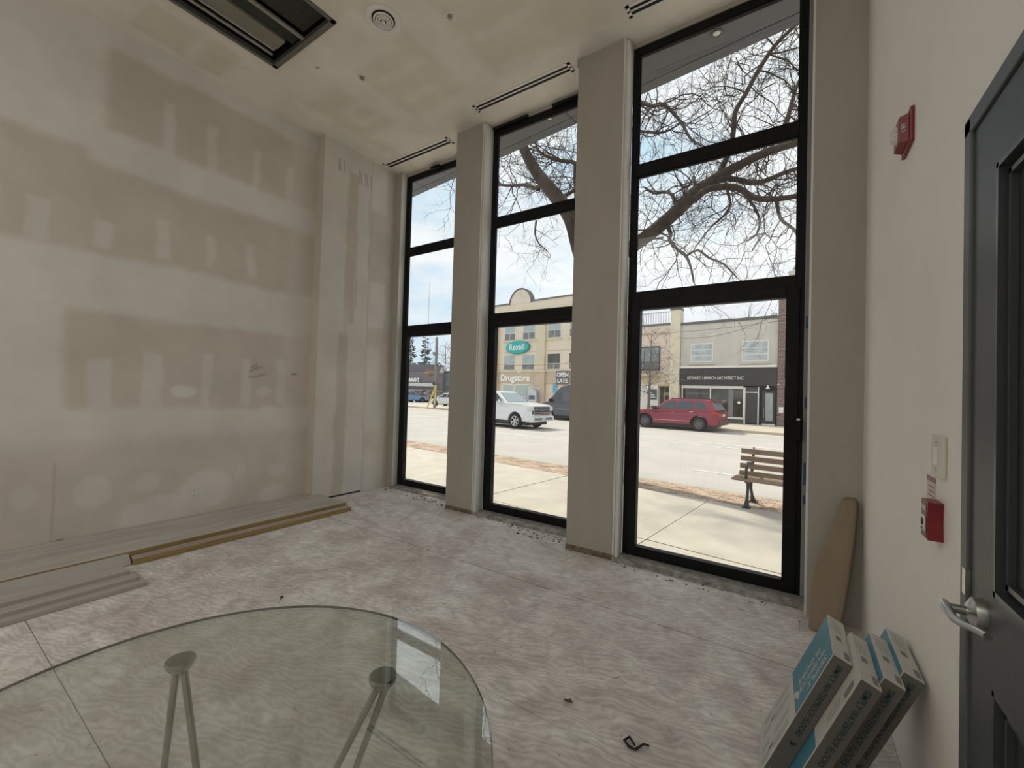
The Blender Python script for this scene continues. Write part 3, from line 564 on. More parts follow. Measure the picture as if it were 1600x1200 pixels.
# ------------------------------------------------------------------ flooring cartons
BXG = mat('carton_grey_shaded', (.125, .118, .105), .7, 0, .05, 6); BXW = mat('carton_white', (.56, .54, .50), .6, 0, .04, 6)  # carton side: greyish brown, its weaker light darkened into the colour
TEAL = mat('carton_teal', (.055, .22, .29), .5, 0, .05, 5); TXD = mat('carton_teal_ink', (.012, .045, .048), .6); INK = mat('carton_grey_ink', (.22, .21, .20), .6); LBL = mat('carton_faint_print', (.46, .44, .41), .6)
CL, CW, CT, TH = .605, .335, .058, math.radians(22.3)
def carton(A, label, logo=True, flip=False, w=CW):
    zdir = Vector((math.sin(TH), 0, math.cos(TH))); xdir = Vector((math.cos(TH), 0, -math.sin(TH)))
    base = Vector(A)-zdir*CL; base.z = CT*math.sin(TH)
    r = thing('flooring_carton', base, label, 'box', 0, 'flooring cartons leaning on the right wall')
    r.rotation_euler = (0, TH, 0)
    b = MB().bev((0, -w, 0), (CT, 0, CL), .0025); o = b.build('carton_body', [BXG, BXW], r)
    for q in o.data.polygons: q.material_index = 0 if q.normal.y < -.5 else 1
    if not flip:
        MB().add([(-.0006, -w+.010, CL-.004), (-.0006, -.006, CL-.004), (-.0006, -.006, CL-.31), (-.0006, -w+.010, CL-.285)], [(0, 1, 2, 3)]).build('teal_label', TEAL, r)
        fm = lambda u, v_: frame((-.0012, u, v_), (0, 0, -1), (0, -1, 0), (-1, 0, 0))
        MTX = lambda y, z: frame((-.0012, y, z), (0, 0, -1), (0, -1, 0), (-1, 0, 0))
        text('SIMPLY', .052, MTX(-w+.055, CL-.115), BXW, r, depth=.0003, xs=.92); text('WATERPROOF', .050, MTX(-w+.112, CL-.150), BXW, r, depth=.0003, xs=.62); text('FLOORS', .052, MTX(-w+.168, CL-.165), BXW, r, depth=.0003, xs=.92)
        lf = MB()
        for (y, z, s_, a) in ((-w+.115, CL-.272, .024, .5), (-w+.090, CL-.262, .018, 1.2), (-w+.135, CL-.285, .015, -.2)):
            pts = [(y+s_*(math.cos(t)*.55*math.cos(a)-math.sin(t)*math.sin(a)), z+s_*(math.cos(t)*.55*math.sin(a)+math.sin(t)*math.cos(a))) for t in np.linspace(0, 2*PI, 14)[:-1]]
            lf.prism(pts, lambda u, v_, d: (d, u, v_), -.0016, -.0007)
        lf.build('leaf_emblem', BXW, r)
        fp = MB()
        for y0 in (-w+.03, -w+.10, -w+.20, -w+.27):
            for z0, z1 in ((.04, .10), (.14, .26)): fp.box((-.0008, y0, z0), (-.0003, y0+.035, z1))
        fp.build('faint_print', LBL, r)
        ip = MB()
        for y0, z0 in ((-w+.05, .10), (-w+.22, .10)): ip.box((-.001, y0, z0), (-.0008, y0+.02, z0+.035))
        ip.build('small_print', INK, r)
    else:
        MB().box((-.0006, -w+.01, .02), (-.0002, -.006, .30)).build('teal_label', TEAL, r)
        MB().box((-.001, -w+.02, CL-.10), (-.0004, -w+.05, CL-.04)).build('small_print', INK, r)
        MB().box((-.0009, -w+.03, CL-.22), (-.0004, -w+.07, CL-.13)).box((-.0009, -w+.15, CL-.2), (-.0004, -w+.25, CL-.08)).build('faint_print', LBL, r)
    # end flap print
    ep = MB()
    ep.box((.018, -w+.20, CL+.0002), (.026, -w+.30, CL+.0008)).box((.030, -w+.20, CL+.0002), (.034, -w+.29, CL+.0008)).box((.038, -w+.20, CL+.0002), (.041, -w+.27, CL+.0008)).box((.011, -w+.22, CL+.0002), (.014, -w+.30, CL+.0008)); ep.build('end_print', LBL, r)
    MB().box((.018, -w+.14, CL+.0002), (.036, -w+.175, CL+.0008)).box((.036, -w+.02, CL+.0002), (.052, -w+.07, CL+.0008)).build('end_code_block', INK, r)
    # side lettering
    text('SIMPLY WATERPROOF FLOORS', .0245, frame((CT*.52, -w-.0006, CL-.185), (0, 0, -1), (1, 0, 0), (0, -1, 0)), TXD, r, depth=.0003, xs=.95, bold=.0004)
    lf = MB()
    for (x, z, s_, a) in ((CT*.5, CL-.385, .010, .6), (CT*.66, CL-.38, .007, -.4)):
        lf.prism([(x+s_*(math.cos(t)*.5*math.cos(a)-math.sin(t)*math.sin(a)), z+s_*(math.cos(t)*.5*math.sin(a)+math.sin(t)*math.cos(a))) for t in np.linspace(0, 2*PI, 12)[:-1]], lambda u, v_, d: (u, d, v_), -w-.0012, -w-.0004)
    lf.build('leaf_emblem', TXD, r)
    sp = MB()
    for k in range(4): sp.box((.014+.009*k, -w-.0008, .03), (.0165+.009*k, -w-.0002, .09-.008*k))
    sp.build('small_print', INK, r)
    return r
carton((.131, 2.241, .562), 'leftmost flooring carton with a teal front label leaning outermost')
carton((.195, 2.13, .562), 'second flooring carton from the left, its plain white back turned outward', flip=True)
carton((.260, 2.185, .562), 'third flooring carton from the left, a thin teal edge showing')
carton((.320, 2.265, .562), 'flooring carton resting directly against the right wall')

# ------------------------------------------------------------------ scraps on the floor
def scrap(px, py, sx, sy, label, m, kind, thick=.004, curl=.01, name=None, rot=0):
    c = onz(px, py); v = MB(); n = 7; pts = []
    for i in range(n):
        a = 2*PI*i/n+random.uniform(-.3, .3); rr = random.uniform(.55, 1); x, y = math.cos(a)*sx*rr, math.sin(a)*sy*rr
        pts.append((x*math.cos(rot)-y*math.sin(rot), x*math.sin(rot)+y*math.cos(rot)))
    vs = [(x, y, .0005+random.uniform(0, curl)) for x, y in pts]; vs2 = [(x*.98, y*.98, z+thick) for x, y, z in vs]
    cz = curl*.4; k = n
    v.add(vs+vs2+[(0, 0, .0005), (0, 0, .0005+thick)], [(i, (i+1) % n, 2*n) for i in range(n)]+[(i+n, (i+1) % n+n, 2*n+1) for i in range(n)]+[(i, (i+1) % n, (i+1) % n+n, i+n) for i in range(n)])
    o = v.build(name or kind.replace(' ', '_'), m); o.location = (c[0], c[1], 0); return tag(o, label, kind)
PAPER = mat('paper_scrap', (.55, .53, .48), .9); BRN = mat('dry_leaf', (.14, .10, .075), .9, 0, .4, 60); BLK = mat('black_scrap', (.02, .018, .018), .7); WCH = mat('white_chip', (.72, .70, .66), .9)
scrap(957, 1056, .05, .028, 'torn pale paper scrap lying mid floor', mat('paper_scrap2', (.72, .70, .60), .9), 'paper scrap', .002, .004)
scrap(887, 1097, .03, .018, 'crumpled brown dry leaf on the floor', BRN, 'leaf', .003, .014)
scrap(1156, 950, .035, .010, 'white chip lying near the right window sill', WCH, 'plaster chip', .006, .006, rot=2.2)
scrap(1012, 906, .012, .01, 'tiny white crumb on the floor below the wide pillar', WCH, 'plaster chip', .004, .002)
c = onz(992, 1166); o_ = MB().tube([(0, 0, .004), (-.03, .02, .012), (-.045, -.005, .008), (-.02, -.02, .004), (.01, -.03, .012), (.035, .01, .02), (.05, .03, .006)], [.004, .006, .005, .006, .006, .005, .003], 6).build('twisted_scrap', BLK); o_.location = (c[0], c[1], 0)
tag(o_, 'twisted black scrap of tape on the floor near the bottom', 'scrap')
c = onz(437, 934); o_ = MB().tube([(0, 0, .004), (.02, .01, .01), (.04, -.02, .004)], [.003, .006, .002], 5).build('dry_twig', BLK); o_.location = (c[0], c[1], 0); tag(o_, 'small dark twig on the floor beyond the glass table', 'twig')
c = onz(1249, 990); o_ = MB().cyl((0, 0, 0), (0, 0, .075), .0016, n=8).cyl((0, 0, .075), (0, 0, .079), .009, n=12).build('upright_screw', mat('screw_steel', (.4, .4, .38), .4, .8)); o_.location = (c[0], c[1], 0); tag(o_, 'long screw standing upright in the floor before the cardboard', 'screw')
b = MB()
def crumbs(b, x0, x1, y0, y1, n, smax, z=0):
    for _ in range(n):
        x, y = random.uniform(x0, x1), random.uniform(y0, y1); s = random.uniform(.25, 1)**2*smax; a = random.uniform(0, PI); h = s*random.uniform(.2, .6)
        q = [(x+math.cos(a+i*PI/2+random.uniform(-.4, .4))*s*(1 if i % 2 else .5), y+math.sin(a+i*PI/2)*s*(1 if i % 2 else .5)) for i in range(4)]
        b.add([(u, v_, z) for u, v_ in q]+[(x+(u-x)*.7, y+(v_-y)*.7, z+h) for u, v_ in q], [(3, 2, 1, 0), (4, 5, 6, 7), (0, 1, 5, 4), (1, 2, 6, 5), (2, 3, 7, 6), (3, 0, 4, 7)])
crumbs(b, -4.3, -3.6, 4.0, 4.2, 90, .022); crumbs(b, -2.6, -1.8, 3.72, 3.93, 90, .022); crumbs(b, -1.3, .0, 3.55, 3.66, 60, .016); crumbs(b, -5.0, -4.3, 4.05, 4.22, 40, .02); crumbs(b, -3.1, -2.6, 3.85, 3.95, 30, .015)
tag(b.build('plaster_crumbs', mat('debris_dark', (.13, .12, .105), .95, 0, .5, 40)), 'dark crumbs of debris strewn along the window sills', 'debris', kind='stuff')
b = MB(); crumbs(b, -4.6, .2, 1.2, 4.0, 110, .007); crumbs(b, -4.2, -3.6, 3.95, 4.15, 60, .014); crumbs(b, -2.3, -1.8, 3.65, 3.78, 70, .013); crumbs(b, -1.7, .1, 3.3, 3.66, 60, .01)
tag(b.build('plaster_flakes', WCH), 'white plaster flakes scattered over the plywood floor', 'debris', kind='stuff')

# ------------------------------------------------------------------ outdoors: soffit, sidewalk, road
SOF = mat('grey_soffit_panel', (.115, .12, .13), .6, 0, .04, 2)
sof = thing('soffit', street(-2.5, 3.9, 5.0), None, None, SA); sof['kind'] = 'structure'; osf = (-2.5, 3.9, 5.0)
es = [-8.5, -5.94, -2.93, .10, 3.2]
for i in range(4):
    for t0, t1 in ((3.6, 4.485), (4.495, 4.63)):
        MB().box((es[i]+.006, t0, 5.0), (es[i+1]-.006, t1, 5.03)).build('soffit_panel', SOF, sof, off=osf)
MB().box((-8.5, 3.6, 5.02), (3.2, 4.62, 5.05)).box((-8.5, 4.60, 5.03), (3.2, 4.64, 5.5)).build('fascia', mat('soffit_joint', (.05, .05, .05), .8), sof, off=osf)
for px, py in ((858, 185), (1120, 52)):
    c = onz(px, py, 5.0); v = thing('soffit_downlight', c, 'round recessed downlight in the grey soffit, seen through the %s window' % ('middle' if px < 900 else 'right'), 'downlight', 0)
    MB().lathe([(.055, -.002), (.055, -.010), (.038, -.012), (.034, -.003)], (0, 0, 0), 'z', 24).build('trim_ring', SOF, v, smooth=True)
    MB().lathe([(0, -.006), (.02, -.005), (.034, -.002)], (0, 0, 0), 'z', 20).build('lens', mat('lens_white', (.75, .75, .72), .3), v, smooth=True)
CONCS = mat('sidewalk_concrete', (.52, .47, .40), .9, 0, .10, 1.6, .3, 25); ROAD = mat('worn_asphalt', (.44, .41, .375), .92, 0, .07, .6, .25, 30); PAV = mat('brick_paver', (.42, .31, .225), .9, 0, .35, 3.3)
LINE = mat('road_paint', (.66, .64, .58), .8, 0, .08, 5); KERB = mat('kerb_concrete', (.40, .37, .32), .9, 0, .1, 3)
sw = thing('sidewalk', street(-5, 5.5, GZ), None, None, SA); sw['kind'] = 'structure'; osw = (-5, 5.5, GZ)
MB().box((-45, 3.5, GZ-.25), (9, 8.15, GZ-.012)).build('sidewalk_bed', mat('joint_dirt', (.17, .15, .13), 1), sw, off=osw)
ts = [3.5, 4.69, 7.19]
for j in range(2):
    s0 = -1.90-3*2.62*6
    k = 0; x = -20.0-1.88 if True else 0
    n0 = [(-1.90+2.62*i) for i in range(-16, 4)]
    for a, b_ in zip(n0[:-1], n0[1:]):
        dz = random.uniform(-.002, .002); g = .007
        MB().bev((a+g, ts[j]+g, GZ-.02), (b_-g, ts[j+1]-g, GZ+dz), .004).build('slab', CONCS, sw, off=osw)
b = MB(); x = -14.
while x < 3:
    for r in range(8):
        a = x+(.105 if r % 2 else 0); t0 = 7.20+r*.106; b.box((a+.004, t0+.003, GZ-.02), (a+.206, t0+.102, GZ+random.uniform(-.003, .003)))
    x += .21
b.build('paver_bricks', PAV, sw, off=osw)['kind'] = 'stuff'
MB().bev((-45, 8.05, RZ-.05), (9, 8.2, GZ), .02).build('kerb', KERB, sw, off=osw)
rd = thing('road', street(-5, 14, RZ), None, None, SA); rd['kind'] = 'structure'; ord_ = (-5, 14, RZ)
MB().box((-140, 8.15, RZ-.1), (60, 24.2, RZ)).build('asphalt', ROAD, rd, off=ord_)
MB().box((-140, 23.0, RZ), (60, 24.2, RZ+.006)).build('gutter_lane', mat('gutter_concrete', (.50, .45, .38), .9, 0, .08, 2), rd, off=ord_)
for s0, s1, t, wd in ((-13.2, -7.0, 13.25, .12), (-26, -20.5, 17.2, .14), (-19.7, -18.2, 13.4, .13), (-9.5, 8, 17.3, .13), (-9.5, 8, 16.3, .10), (-3.2, -1.2, 10.6, .1), (-34, -26, 13.4, .13)):
    MB().box((s0, t, RZ+.001), (s1, t+wd, RZ+.009)).build('lane_line', LINE, rd, off=ord_)
fs = thing('sidewalk', street(-5, 27, GZ), None, None, SA); fs['kind'] = 'structure'; ofs = (-5, 27, GZ)
MB().box((-33, 24.2, RZ-.1), (60, 42, GZ)).box((-33, 24.15, RZ-.1), (60, 24.3, GZ+.002)).build('far_sidewalk', mat('far_concrete', (.50, .44, .36), .9, 0, .08, 1.2), fs, off=ofs)
MB().box((-140, 24.2, RZ-.1), (-33, 120, RZ+.05)).box((-140, 24.15, RZ-.1), (-33, 24.4, RZ+.14)).build('parking_lot', mat('lot_asphalt', (.45, .43, .40), .95, 0, .06, 1), fs, off=ofs)

# ------------------------------------------------------------------ bench
BW = mat('bench_wood', (.30, .215, .15), .75, 0, .2, 6, .2, 60, stretch=(1, 8, 8)); IR = mat('cast_iron_green', (.035, .055, .05), .5, .2)
bn = sthing('park_bench', -1.33, 7.35, GZ, 'wooden slat park bench with dark cast iron legs on the sidewalk', 'bench'); obn = (-1.33, 7.35, GZ)
bl = 1.85; s0 = -1.53
for k in range(4):
    z = .345+.112*k; t = 7.44+.035*k
    MB().bev((s0, t, GZ+z+.075), (s0+bl, t+.035, GZ+z+.155), .006).build('back_slat', BW, bn, off=obn)
for k in range(4):
    MB().bev((s0-.02, 7.02+.1*k, GZ+.405), (s0+bl+.02, 7.02+.1*k+.082, GZ+.437), .006).build('seat_slat', BW, bn, off=obn)
for sx in (-1.36, -1.33+1.55):
    f = MB(); q = lambda t, z: (sx, t, GZ+z)
    f.tube([q(7.12, .01), q(7.16, .12), q(7.20, .25), q(7.22, .40)], [.045, .022, .02, .03], 8)
    f.tube([q(7.62, .01), q(7.52, .12), q(7.42, .25), q(7.38, .40)], [.045, .022, .02, .03], 8)
    f.tube([q(7.05, .40), q(7.25, .38), q(7.45, .40), q(7.50, .55), q(7.56, .70), q(7.60, .86)], [.02, .024, .024, .022, .02, .012], 8)
    f.tube([q(7.08, .42), q(7.05, .52), q(7.10, .62), q(7.20, .655), q(7.38, .63), q(7.50, .62)], [.022, .02, .022, .024, .022, .018], 8)
    f.box((sx-.05, 7.06, GZ), (sx+.05, 7.20, GZ+.02)).box((sx-.05, 7.54, GZ), (sx+.05, 7.68, GZ+.02))
    f.build('leg_frame', IR, bn, smooth=True, off=obn)

# ------------------------------------------------------------------ vehicles
TYRE = mat('tyre_rubber', (.018, .018, .02), .95); RIMD = mat('dark_alloy', (.13, .13, .135), .35, .5); RIMS = mat('silver_alloy', (.55, .55, .56), .3, .8)
AUTOG = mat('tinted_auto_glass', (.06, .075, .085), .08, 0, spec=.5); AUTOGL = mat('pale_windscreen', (.26, .31, .33), .08, 0, spec=.9); TRIMB = mat('black_car_trim', (.02, .02, .022), .5)
TAIL = mat('tail_lamp', (.45, .02, .025), .25); HEAD = mat('head_lamp', (.60, .62, .64), .15); PLT = mat('plate_white', (.6, .62, .66), .5); CHRM = mat('chrome_trim', (.7, .7, .72), .15, 1.)
def car(name, s, t, z, label, cat, P, paint, face=-1, scale=1., rz=0, rim=RIMD, group=None):
    """P: L, W, low (outline of the body side from nose to tail, z upward), gh (glasshouse), wheels, wr"""
    r = sthing(name, s, t, z, label, cat, group); r.rotation_euler = (0, 0, SA+rz); r.scale = (scale*face, scale, scale)
    W = P['W']/2; wr = P['wr']; fx, rx = P['wheels']; ar = wr*1.16
    zb = P.get('zb', .28)
    low = list(P['low']); bot = []
    for cx in (rx, fx):       # wheel arches cut into the lower edge, tail -> nose
        a0 = math.asin(max(-1, min(1, (zb-wr)/ar)))
        bot += [(cx-ar*math.cos(a), wr+ar*math.sin(a)) for a in np.linspace(a0, PI-a0, 11)]
    poly = low+bot                                        # low runs nose -> tail along the top
    def side(u, v, d): 
        k = max(0, (v-P['zsh']))*.10+max(0, (.5-v))*.12
        nose = .10*max(0, (u-(P['L']/2-.55))/.55)**2+.06*max(0, (-u-(P['L']/2-.4))/.4)**2
        return (u, d*(1-k/W*.8-nose/W), v)
    b = MB().prism(poly, side, -W, W); o = b.build('body', paint, r)
    bv = o.modifiers.new('b', 'BEVEL'); bv.width = .035; bv.segments = 2; bv.limit_method = 'ANGLE'; bv.angle_limit = math.radians(40)
    # inner arch liner + underbody
    MB().box((-P['L']/2+.3, -W*.88, .20), (P['L']/2-.3, W*.88, zb+.12)).build('underbody', TRIMB, r)
    gh = P['gh']; zt = max(v for u, v in gh); z0 = min(v for u, v in gh)
    gs = lambda u, v, d: (u, d*(W*.965-(v-z0)/(zt-z0)*P.get('tumble', .17))/W, v)
    o = MB().prism(gh, gs, -W, W).build('cabin', paint, r); bv = o.modifiers.new('b', 'BEVEL'); bv.width = .04; bv.segments = 2; bv.limit_method = 'ANGLE'; bv.angle_limit = math.radians(30)
    for q in P['win']:
        for sd in (-1, 1):
            MB().prism(q, lambda u, v, d: (u, sd*(gs(u, v, W)[1]+d), v), -.02, .012).build('side_window', AUTOG, r)
    for (u0, v0), (u1, v1) in P['scr']:
        h0 = gs(u0, v0, W)[1]-.10; h1 = gs(u1, v1, W)[1]-.09; n = Vector((v0-v1, 0, u1-u0)).normalized()*(.014 if (v0-v1)*(1 if u0 > 0 else -1) > 0 else -.014)
        MB().add([(u0+n.x, -h0, v0+n.z), (u0+n.x, h0, v0+n.z), (u1+n.x, h1, v1+n.z), (u1+n.x, -h1, v1+n.z), (u0-n.x, -h0, v0-n.z), (u0-n.x, h0, v0-n.z), (u1-n.x, h1, v1-n.z), (u1-n.x, -h1, v1-n.z)],
                 [(0, 1, 2, 3), (7, 6, 5, 4), (0, 4, 5, 1), (1, 5, 6, 2), (2, 6, 7, 3), (3, 7, 4, 0)]).build('windscreen', P.get('sg', AUTOGL), r)
    for cx in (fx, rx):
        for sd in (-1, 1):
            y = sd*(W-.10)
            wh = MB().lathe([(wr*.62, .11), (wr*.92, .11), (wr, .07), (wr, -.07), (wr*.92, -.11), (wr*.62, -.11)], (cx, y, wr), 'y', 28).build('wheel', TYRE, r, smooth=True)
            MB().cyl((cx, y+sd*.01, wr), (cx, y+sd*.04, wr), wr*.62, n=28).build('wheel_hub', BLACK2, wh)
            m = MB().lathe([(wr*.56, .10*sd), (wr*.64, .112*sd), (wr*.64, .05*sd)], (cx, y, wr), 'y', 28)
            for k in range(P.get('sp', 5)):
                a = 2*PI*k/P.get('sp', 5)+.3; c_, s_ = math.cos(a), math.sin(a); ww = wr*.085
                m.add([(cx+c_*ra*wr-s_*ww*e, y+sd*dd, wr+s_*ra*wr+c_*ww*e) for ra, e, dd in ((.08, -1, .09), (.08, 1, .09), (.6, 1, .105), (.6, -1, .105), (.08, -1, .05), (.08, 1, .05), (.6, 1, .05), (.6, -1, .05))],
                      [(0, 1, 2, 3), (7, 6, 5, 4), (0, 4, 5, 1), (1, 5, 6, 2), (2, 6, 7, 3), (3, 7, 4, 0)])
            m.cyl((cx, y, wr), (cx, y+sd*.105, wr), wr*.14, n=12)
            m.build('rim', rim, wh)
            MB().lathe([(ar*.985, sd*W*.93), (ar*1.0, sd*(W+.012)), (ar*1.10, sd*(W+.006)), (ar*1.10, sd*(W*.93))], (cx, 0, wr), 'y', 36).xf(lambda p: Vector((p[0], p[1], max(p[2], zb)))).build('wheel_arch_trim', P.get('archm', paint), r)
    for sd in (-1, 1):
        mx_, mz_ = P['mir']; MB().bev((mx_-.07, sd*(W+.02)-.0, mz_-.08), (mx_+.09, sd*(W+.20), mz_+.09), .03).build('wing_mirror', P.get('mirm', paint), r)
    for nm, bx, mm in P['ex']:
        g = MB()
        for sd in ((-1, 1) if nm[0] == '*' else (1,)):
            a, b_ = bx; y0, y1 = sorted((a[1]*sd, b_[1]*sd)); g.bev((a[0], y0, a[2]), (b_[0], y1, b_[2]), .012)
            if nm[0] == '*': g.build(nm[1:], mm, r); g = MB()
        if nm[0] != '*': g.build(nm, mm, r)
    return r
suvP = dict(L=4.82, W=1.94, wr=.385, wheels=(1.46, -1.455), zsh=.95, zb=.33, sp=10,
    low=[(2.40, .36), (2.41, .55), (2.38, .78), (2.22, .93), (1.5, 1.03), (1.08, 1.08), (-2.12, 1.14), (-2.36, 1.06), (-2.41, .80), (-2.42, .45), (-2.36, .36)],
    gh=[(1.02, 1.05), (.32, 1.60), (.05, 1.69), (-1.5, 1.70), (-1.95, 1.66), (-2.34, 1.10)],
    win=[[(.78, 1.13), (.22, 1.52), (-.22, 1.565), (-.22, 1.13)], [(-.32, 1.13), (-.32, 1.57), (-1.1, 1.57), (-1.15, 1.14)], [(-1.25, 1.14), (-1.2, 1.57), (-1.55, 1.56), (-1.93, 1.20)]],
    scr=[((.94, 1.12), (.36, 1.57)), ((-2.31, 1.16), (-2.02, 1.58))], mir=(.86, 1.14), archm=mat('suv_flare', (.16, .03, .045), .4), mirm=mat('mirror_dark', (.04, .02, .025), .4),
    ex=[('*tail_lamp', ((-2.41, .60, .92), (-2.02, .975, 1.06)), TAIL), ('rear_bumper', ((-2.47, -.90, .36), (-2.30, .90, .62)), mat('suv_bumper', (.09, .025, .03), .5)), ('number_plate', ((-2.445, -.2, .82), (-2.40, .2, .95)), PLT), ('roof_spoiler', ((-2.22, -.68, 1.60), (-1.85, .68, 1.67)), mat('spoiler', (.20, .03, .045), .35)),
        ('*roof_rail', ((-1.6, .66, 1.69), (.1, .70, 1.735)), TRIMB), ('*head_lamp', ((2.28, .55, .76), (2.42, .93, .90)), HEAD), ('grille', ((2.36, -.5, .74), (2.43, .5, .90)), TRIMB), ('*sill_strip', ((-1.0, .955, .50), (.95, .985, .54)), mat('sill_line', (.45, .3, .3), .3, .5)),
        ('*door_handle', ((-.16, .965, .98), (.04, .99, 1.01)), CHRM), ('*rear_door_handle', ((-1.16, .965, 1.0), (-.96, .99, 1.03)), CHRM)])
RP = mat('burgundy_car_paint', (.25, .022, .045), .28, .1, coat=.5)
a = onstreet(1092, 673, 22.7)[0]; b_ = onstreet(1008, 669, 22.7)[0]; ks = (a-b_)/2.915
suv = car('suv', (a+b_)/2, 22.7+.9*ks, RZ, 'burgundy red estate car parked across the road before the black shopfront', 'car', suvP, RP, -1, ks)
trP = dict(L=5.9, W=2.03, wr=.42, wheels=(1.93, -1.75), zsh=1.15, zb=.42, sp=6, tumble=.2,
    low=[(2.93, .40), (2.97, .62), (2.95, 1.12), (2.85, 1.27), (2.0, 1.36), (1.35, 1.38), (-.75, 1.36), (-.78, 1.32), (-2.92, 1.34), (-2.94, .50), (-2.8, .45)],
    gh=[(1.38, 1.33), (.55, 1.90), (.3, 1.97), (-.55, 1.97), (-.72, 1.90), (-.86, 1.33)],
    win=[[(1.02, 1.42), (.48, 1.82), (.15, 1.86), (.15, 1.40)], [(.05, 1.40), (.05, 1.86), (-.55, 1.86), (-.66, 1.42)]],
    scr=[((1.30, 1.40), (.60, 1.88)), ((-.84, 1.42), (-.72, 1.84))], mir=(.95, 1.42), mirm=CHRM,
    ex=[('*head_lamp', ((2.72, .70, .98), (2.96, 1.0, 1.20)), HEAD), ('*head_lamp_housing', ((2.80, .74, .80), (2.975, .86, 1.0)), TRIMB), ('front_bumper', ((2.86, -.95, .42), (3.08, .95, .70)), mat('white_truck_bumper', (.70, .70, .70), .35)), ('bumper_intake', ((3.05, -.80, .50), (3.095, .80, .62)), mat('grey_intake', (.16, .16, .17), .5)), ('number_plate', ((3.09, -.16, .52), (3.105, .16, .67)), PLT),
        ('grille_backing', ((2.93, -.66, .76), (3.0, .66, 1.20)), TRIMB)]+[('grille_bar', ((2.99, -.68+.02*(k % 2), .80+.082*k), (3.02, .68-.02*(k % 2), .828+.082*k)), CHRM) for k in range(5)]+[('*door_line', ((.08, .995, .55), (.10, 1.012, 1.33)), TRIMB), ('grille_emblem', ((3.015, -.09, .97), (3.03, .09, 1.06)), CHRM)])
WP = mat('white_car_paint', (.74, .74, .75), .25, coat=.4)
a = onstreet(804, 671, 15.5)[0]
car('pickup_truck', a-1.93*.9, 15.5+.9, RZ, 'white pickup truck with chrome grille driving past the drugstore', 'truck', trP, WP, 1, .9, rim=RIMS)
vnP = dict(L=5.6, W=2.05, wr=.36, wheels=(1.75, -1.7), zsh=1.3, zb=.34, sp=6, tumble=.16,
    low=[(2.72, .36), (2.78, .6), (2.74, .95), (2.45, 1.18), (1.95, 1.34), (-2.78, 1.36), (-2.8, .4)],
    gh=[(2.0, 1.30), (1.2, 2.20), (.85, 2.50), (.3, 2.62), (-2.72, 2.62), (-2.79, 1.30)],
    win=[[(1.66, 1.42), (1.14, 2.02), (.78, 2.02), (.78, 1.38)]], scr=[((1.93, 1.40), (1.25, 2.14))], mir=(1.62, 1.45), mirm=TRIMB,
    ex=[('*side_panel', ((-.9, .93, 1.45), (.6, .965, 2.1)), mat('van_panel', (.11, .115, .135), .35)), ('*cargo_panel', ((-2.6, .93, 1.45), (-1.0, .965, 2.1)), mat('van_panel2', (.10, .105, .125), .35)), ('*rub_strip', ((-2.6, 1.0, .78), (1.2, 1.035, .86)), mat('van_strip', (.2, .2, .22), .5)),
        ('*head_lamp', ((2.45, .6, .92), (2.74, .98, 1.14)), HEAD), ('front_bumper', ((2.7, -.95, .36), (2.86, .95, .66)), TRIMB), ('grille', ((2.7, -.55, .72), (2.80, .55, .92)), TRIMB), ('*door_handle', ((.62, 1.01, 1.2), (.8, 1.035, 1.24)), TRIMB),
        ('roof_edge', ((-2.7, -.86, 2.61), (.3, .86, 2.66)), mat('van_roof_light', (.5, .5, .5), .4))])
a = onstreet(868, 657, 23.)[0]
car('van', a+1.75*.88-.5, 23.0+.9, RZ, 'dark grey high roof panel van parked before the drugstore', 'van', vnP, mat('slate_car_paint', (.075, .08, .10), .3, .2, coat=.4), -1, .88)
# bright red car just beyond the estate car's nose, and the cars in the far lot
sdP = dict(L=4.5, W=1.8, wr=.33, wheels=(1.33, -1.33), zsh=.85, zb=.28, sp=5,
    low=[(2.2, .3), (2.24, .5), (2.15, .72), (1.2, .9), (.95, .93), (-1.7, .98), (-2.2, .95), (-2.24, .5), (-2.2, .3)],
    gh=[(.98, .9), (.35, 1.38), (.0, 1.44), (-.9, 1.43), (-1.2, 1.38), (-1.85, .95)],
    win=[[(.72, .97), (.28, 1.32), (-.2, 1.36), (-.2, .97)], [(-.28, .97), (-.28, 1.36), (-.9, 1.35), (-1.3, 1.0)]],
    scr=[((.9, .97), (.4, 1.34)), ((-1.78, 1.0), (-1.26, 1.34))], mir=(.75, .98), ex=[('*head_lamp', ((2.05, .5, .56), (2.23, .85, .70)), HEAD), ('*tail_lamp', ((-2.24, .5, .7), (-2.1, .85, .85)), TAIL), ('grille', ((2.2, -.4, .45), (2.25, .4, .6)), TRIMB)])
a = onstreet(1003, 660, 24.6)[0]
car('hatchback', a-2.3, 24.6+.6, RZ+.1, 'bright red small car beyond the front of the burgundy car', 'car', sdP, mat('bright_red_paint', (.55, .02, .05), .25, coat=.4), 1, 1.0)
for px, T, c, lb, fc, rz in ((642, 33.0, (.12, .24, .42), 'blue car parked leftmost before the dark strip mall', 1, 1.15), (655.5, 34.6, (.25, .24, .25), 'grey sport utility car parked before the mall beside the blue car', 1, 1.25), (668.5, 35.6, (.10, .11, .08), 'dark olive car parked before the mall behind the pole brace', 1, 1.3), (684, 36.6, (.16, .17, .19), 'charcoal car parked just right of the utility pole', 1, 1.3), (703, 29., (.68, .69, .70), 'white car in the lot at the right edge of the leftmost window', -1, .15)):
    q = onstreet(px, 628, T)
    car('parked_car', q[0], T, RZ+.05, lb, 'car', suvP if px in (655.5, 684) else sdP, mat('lot_car_%d' % px, c, .3, coat=.3), fc, .95, rz, group='cars in the lot before the strip mall')

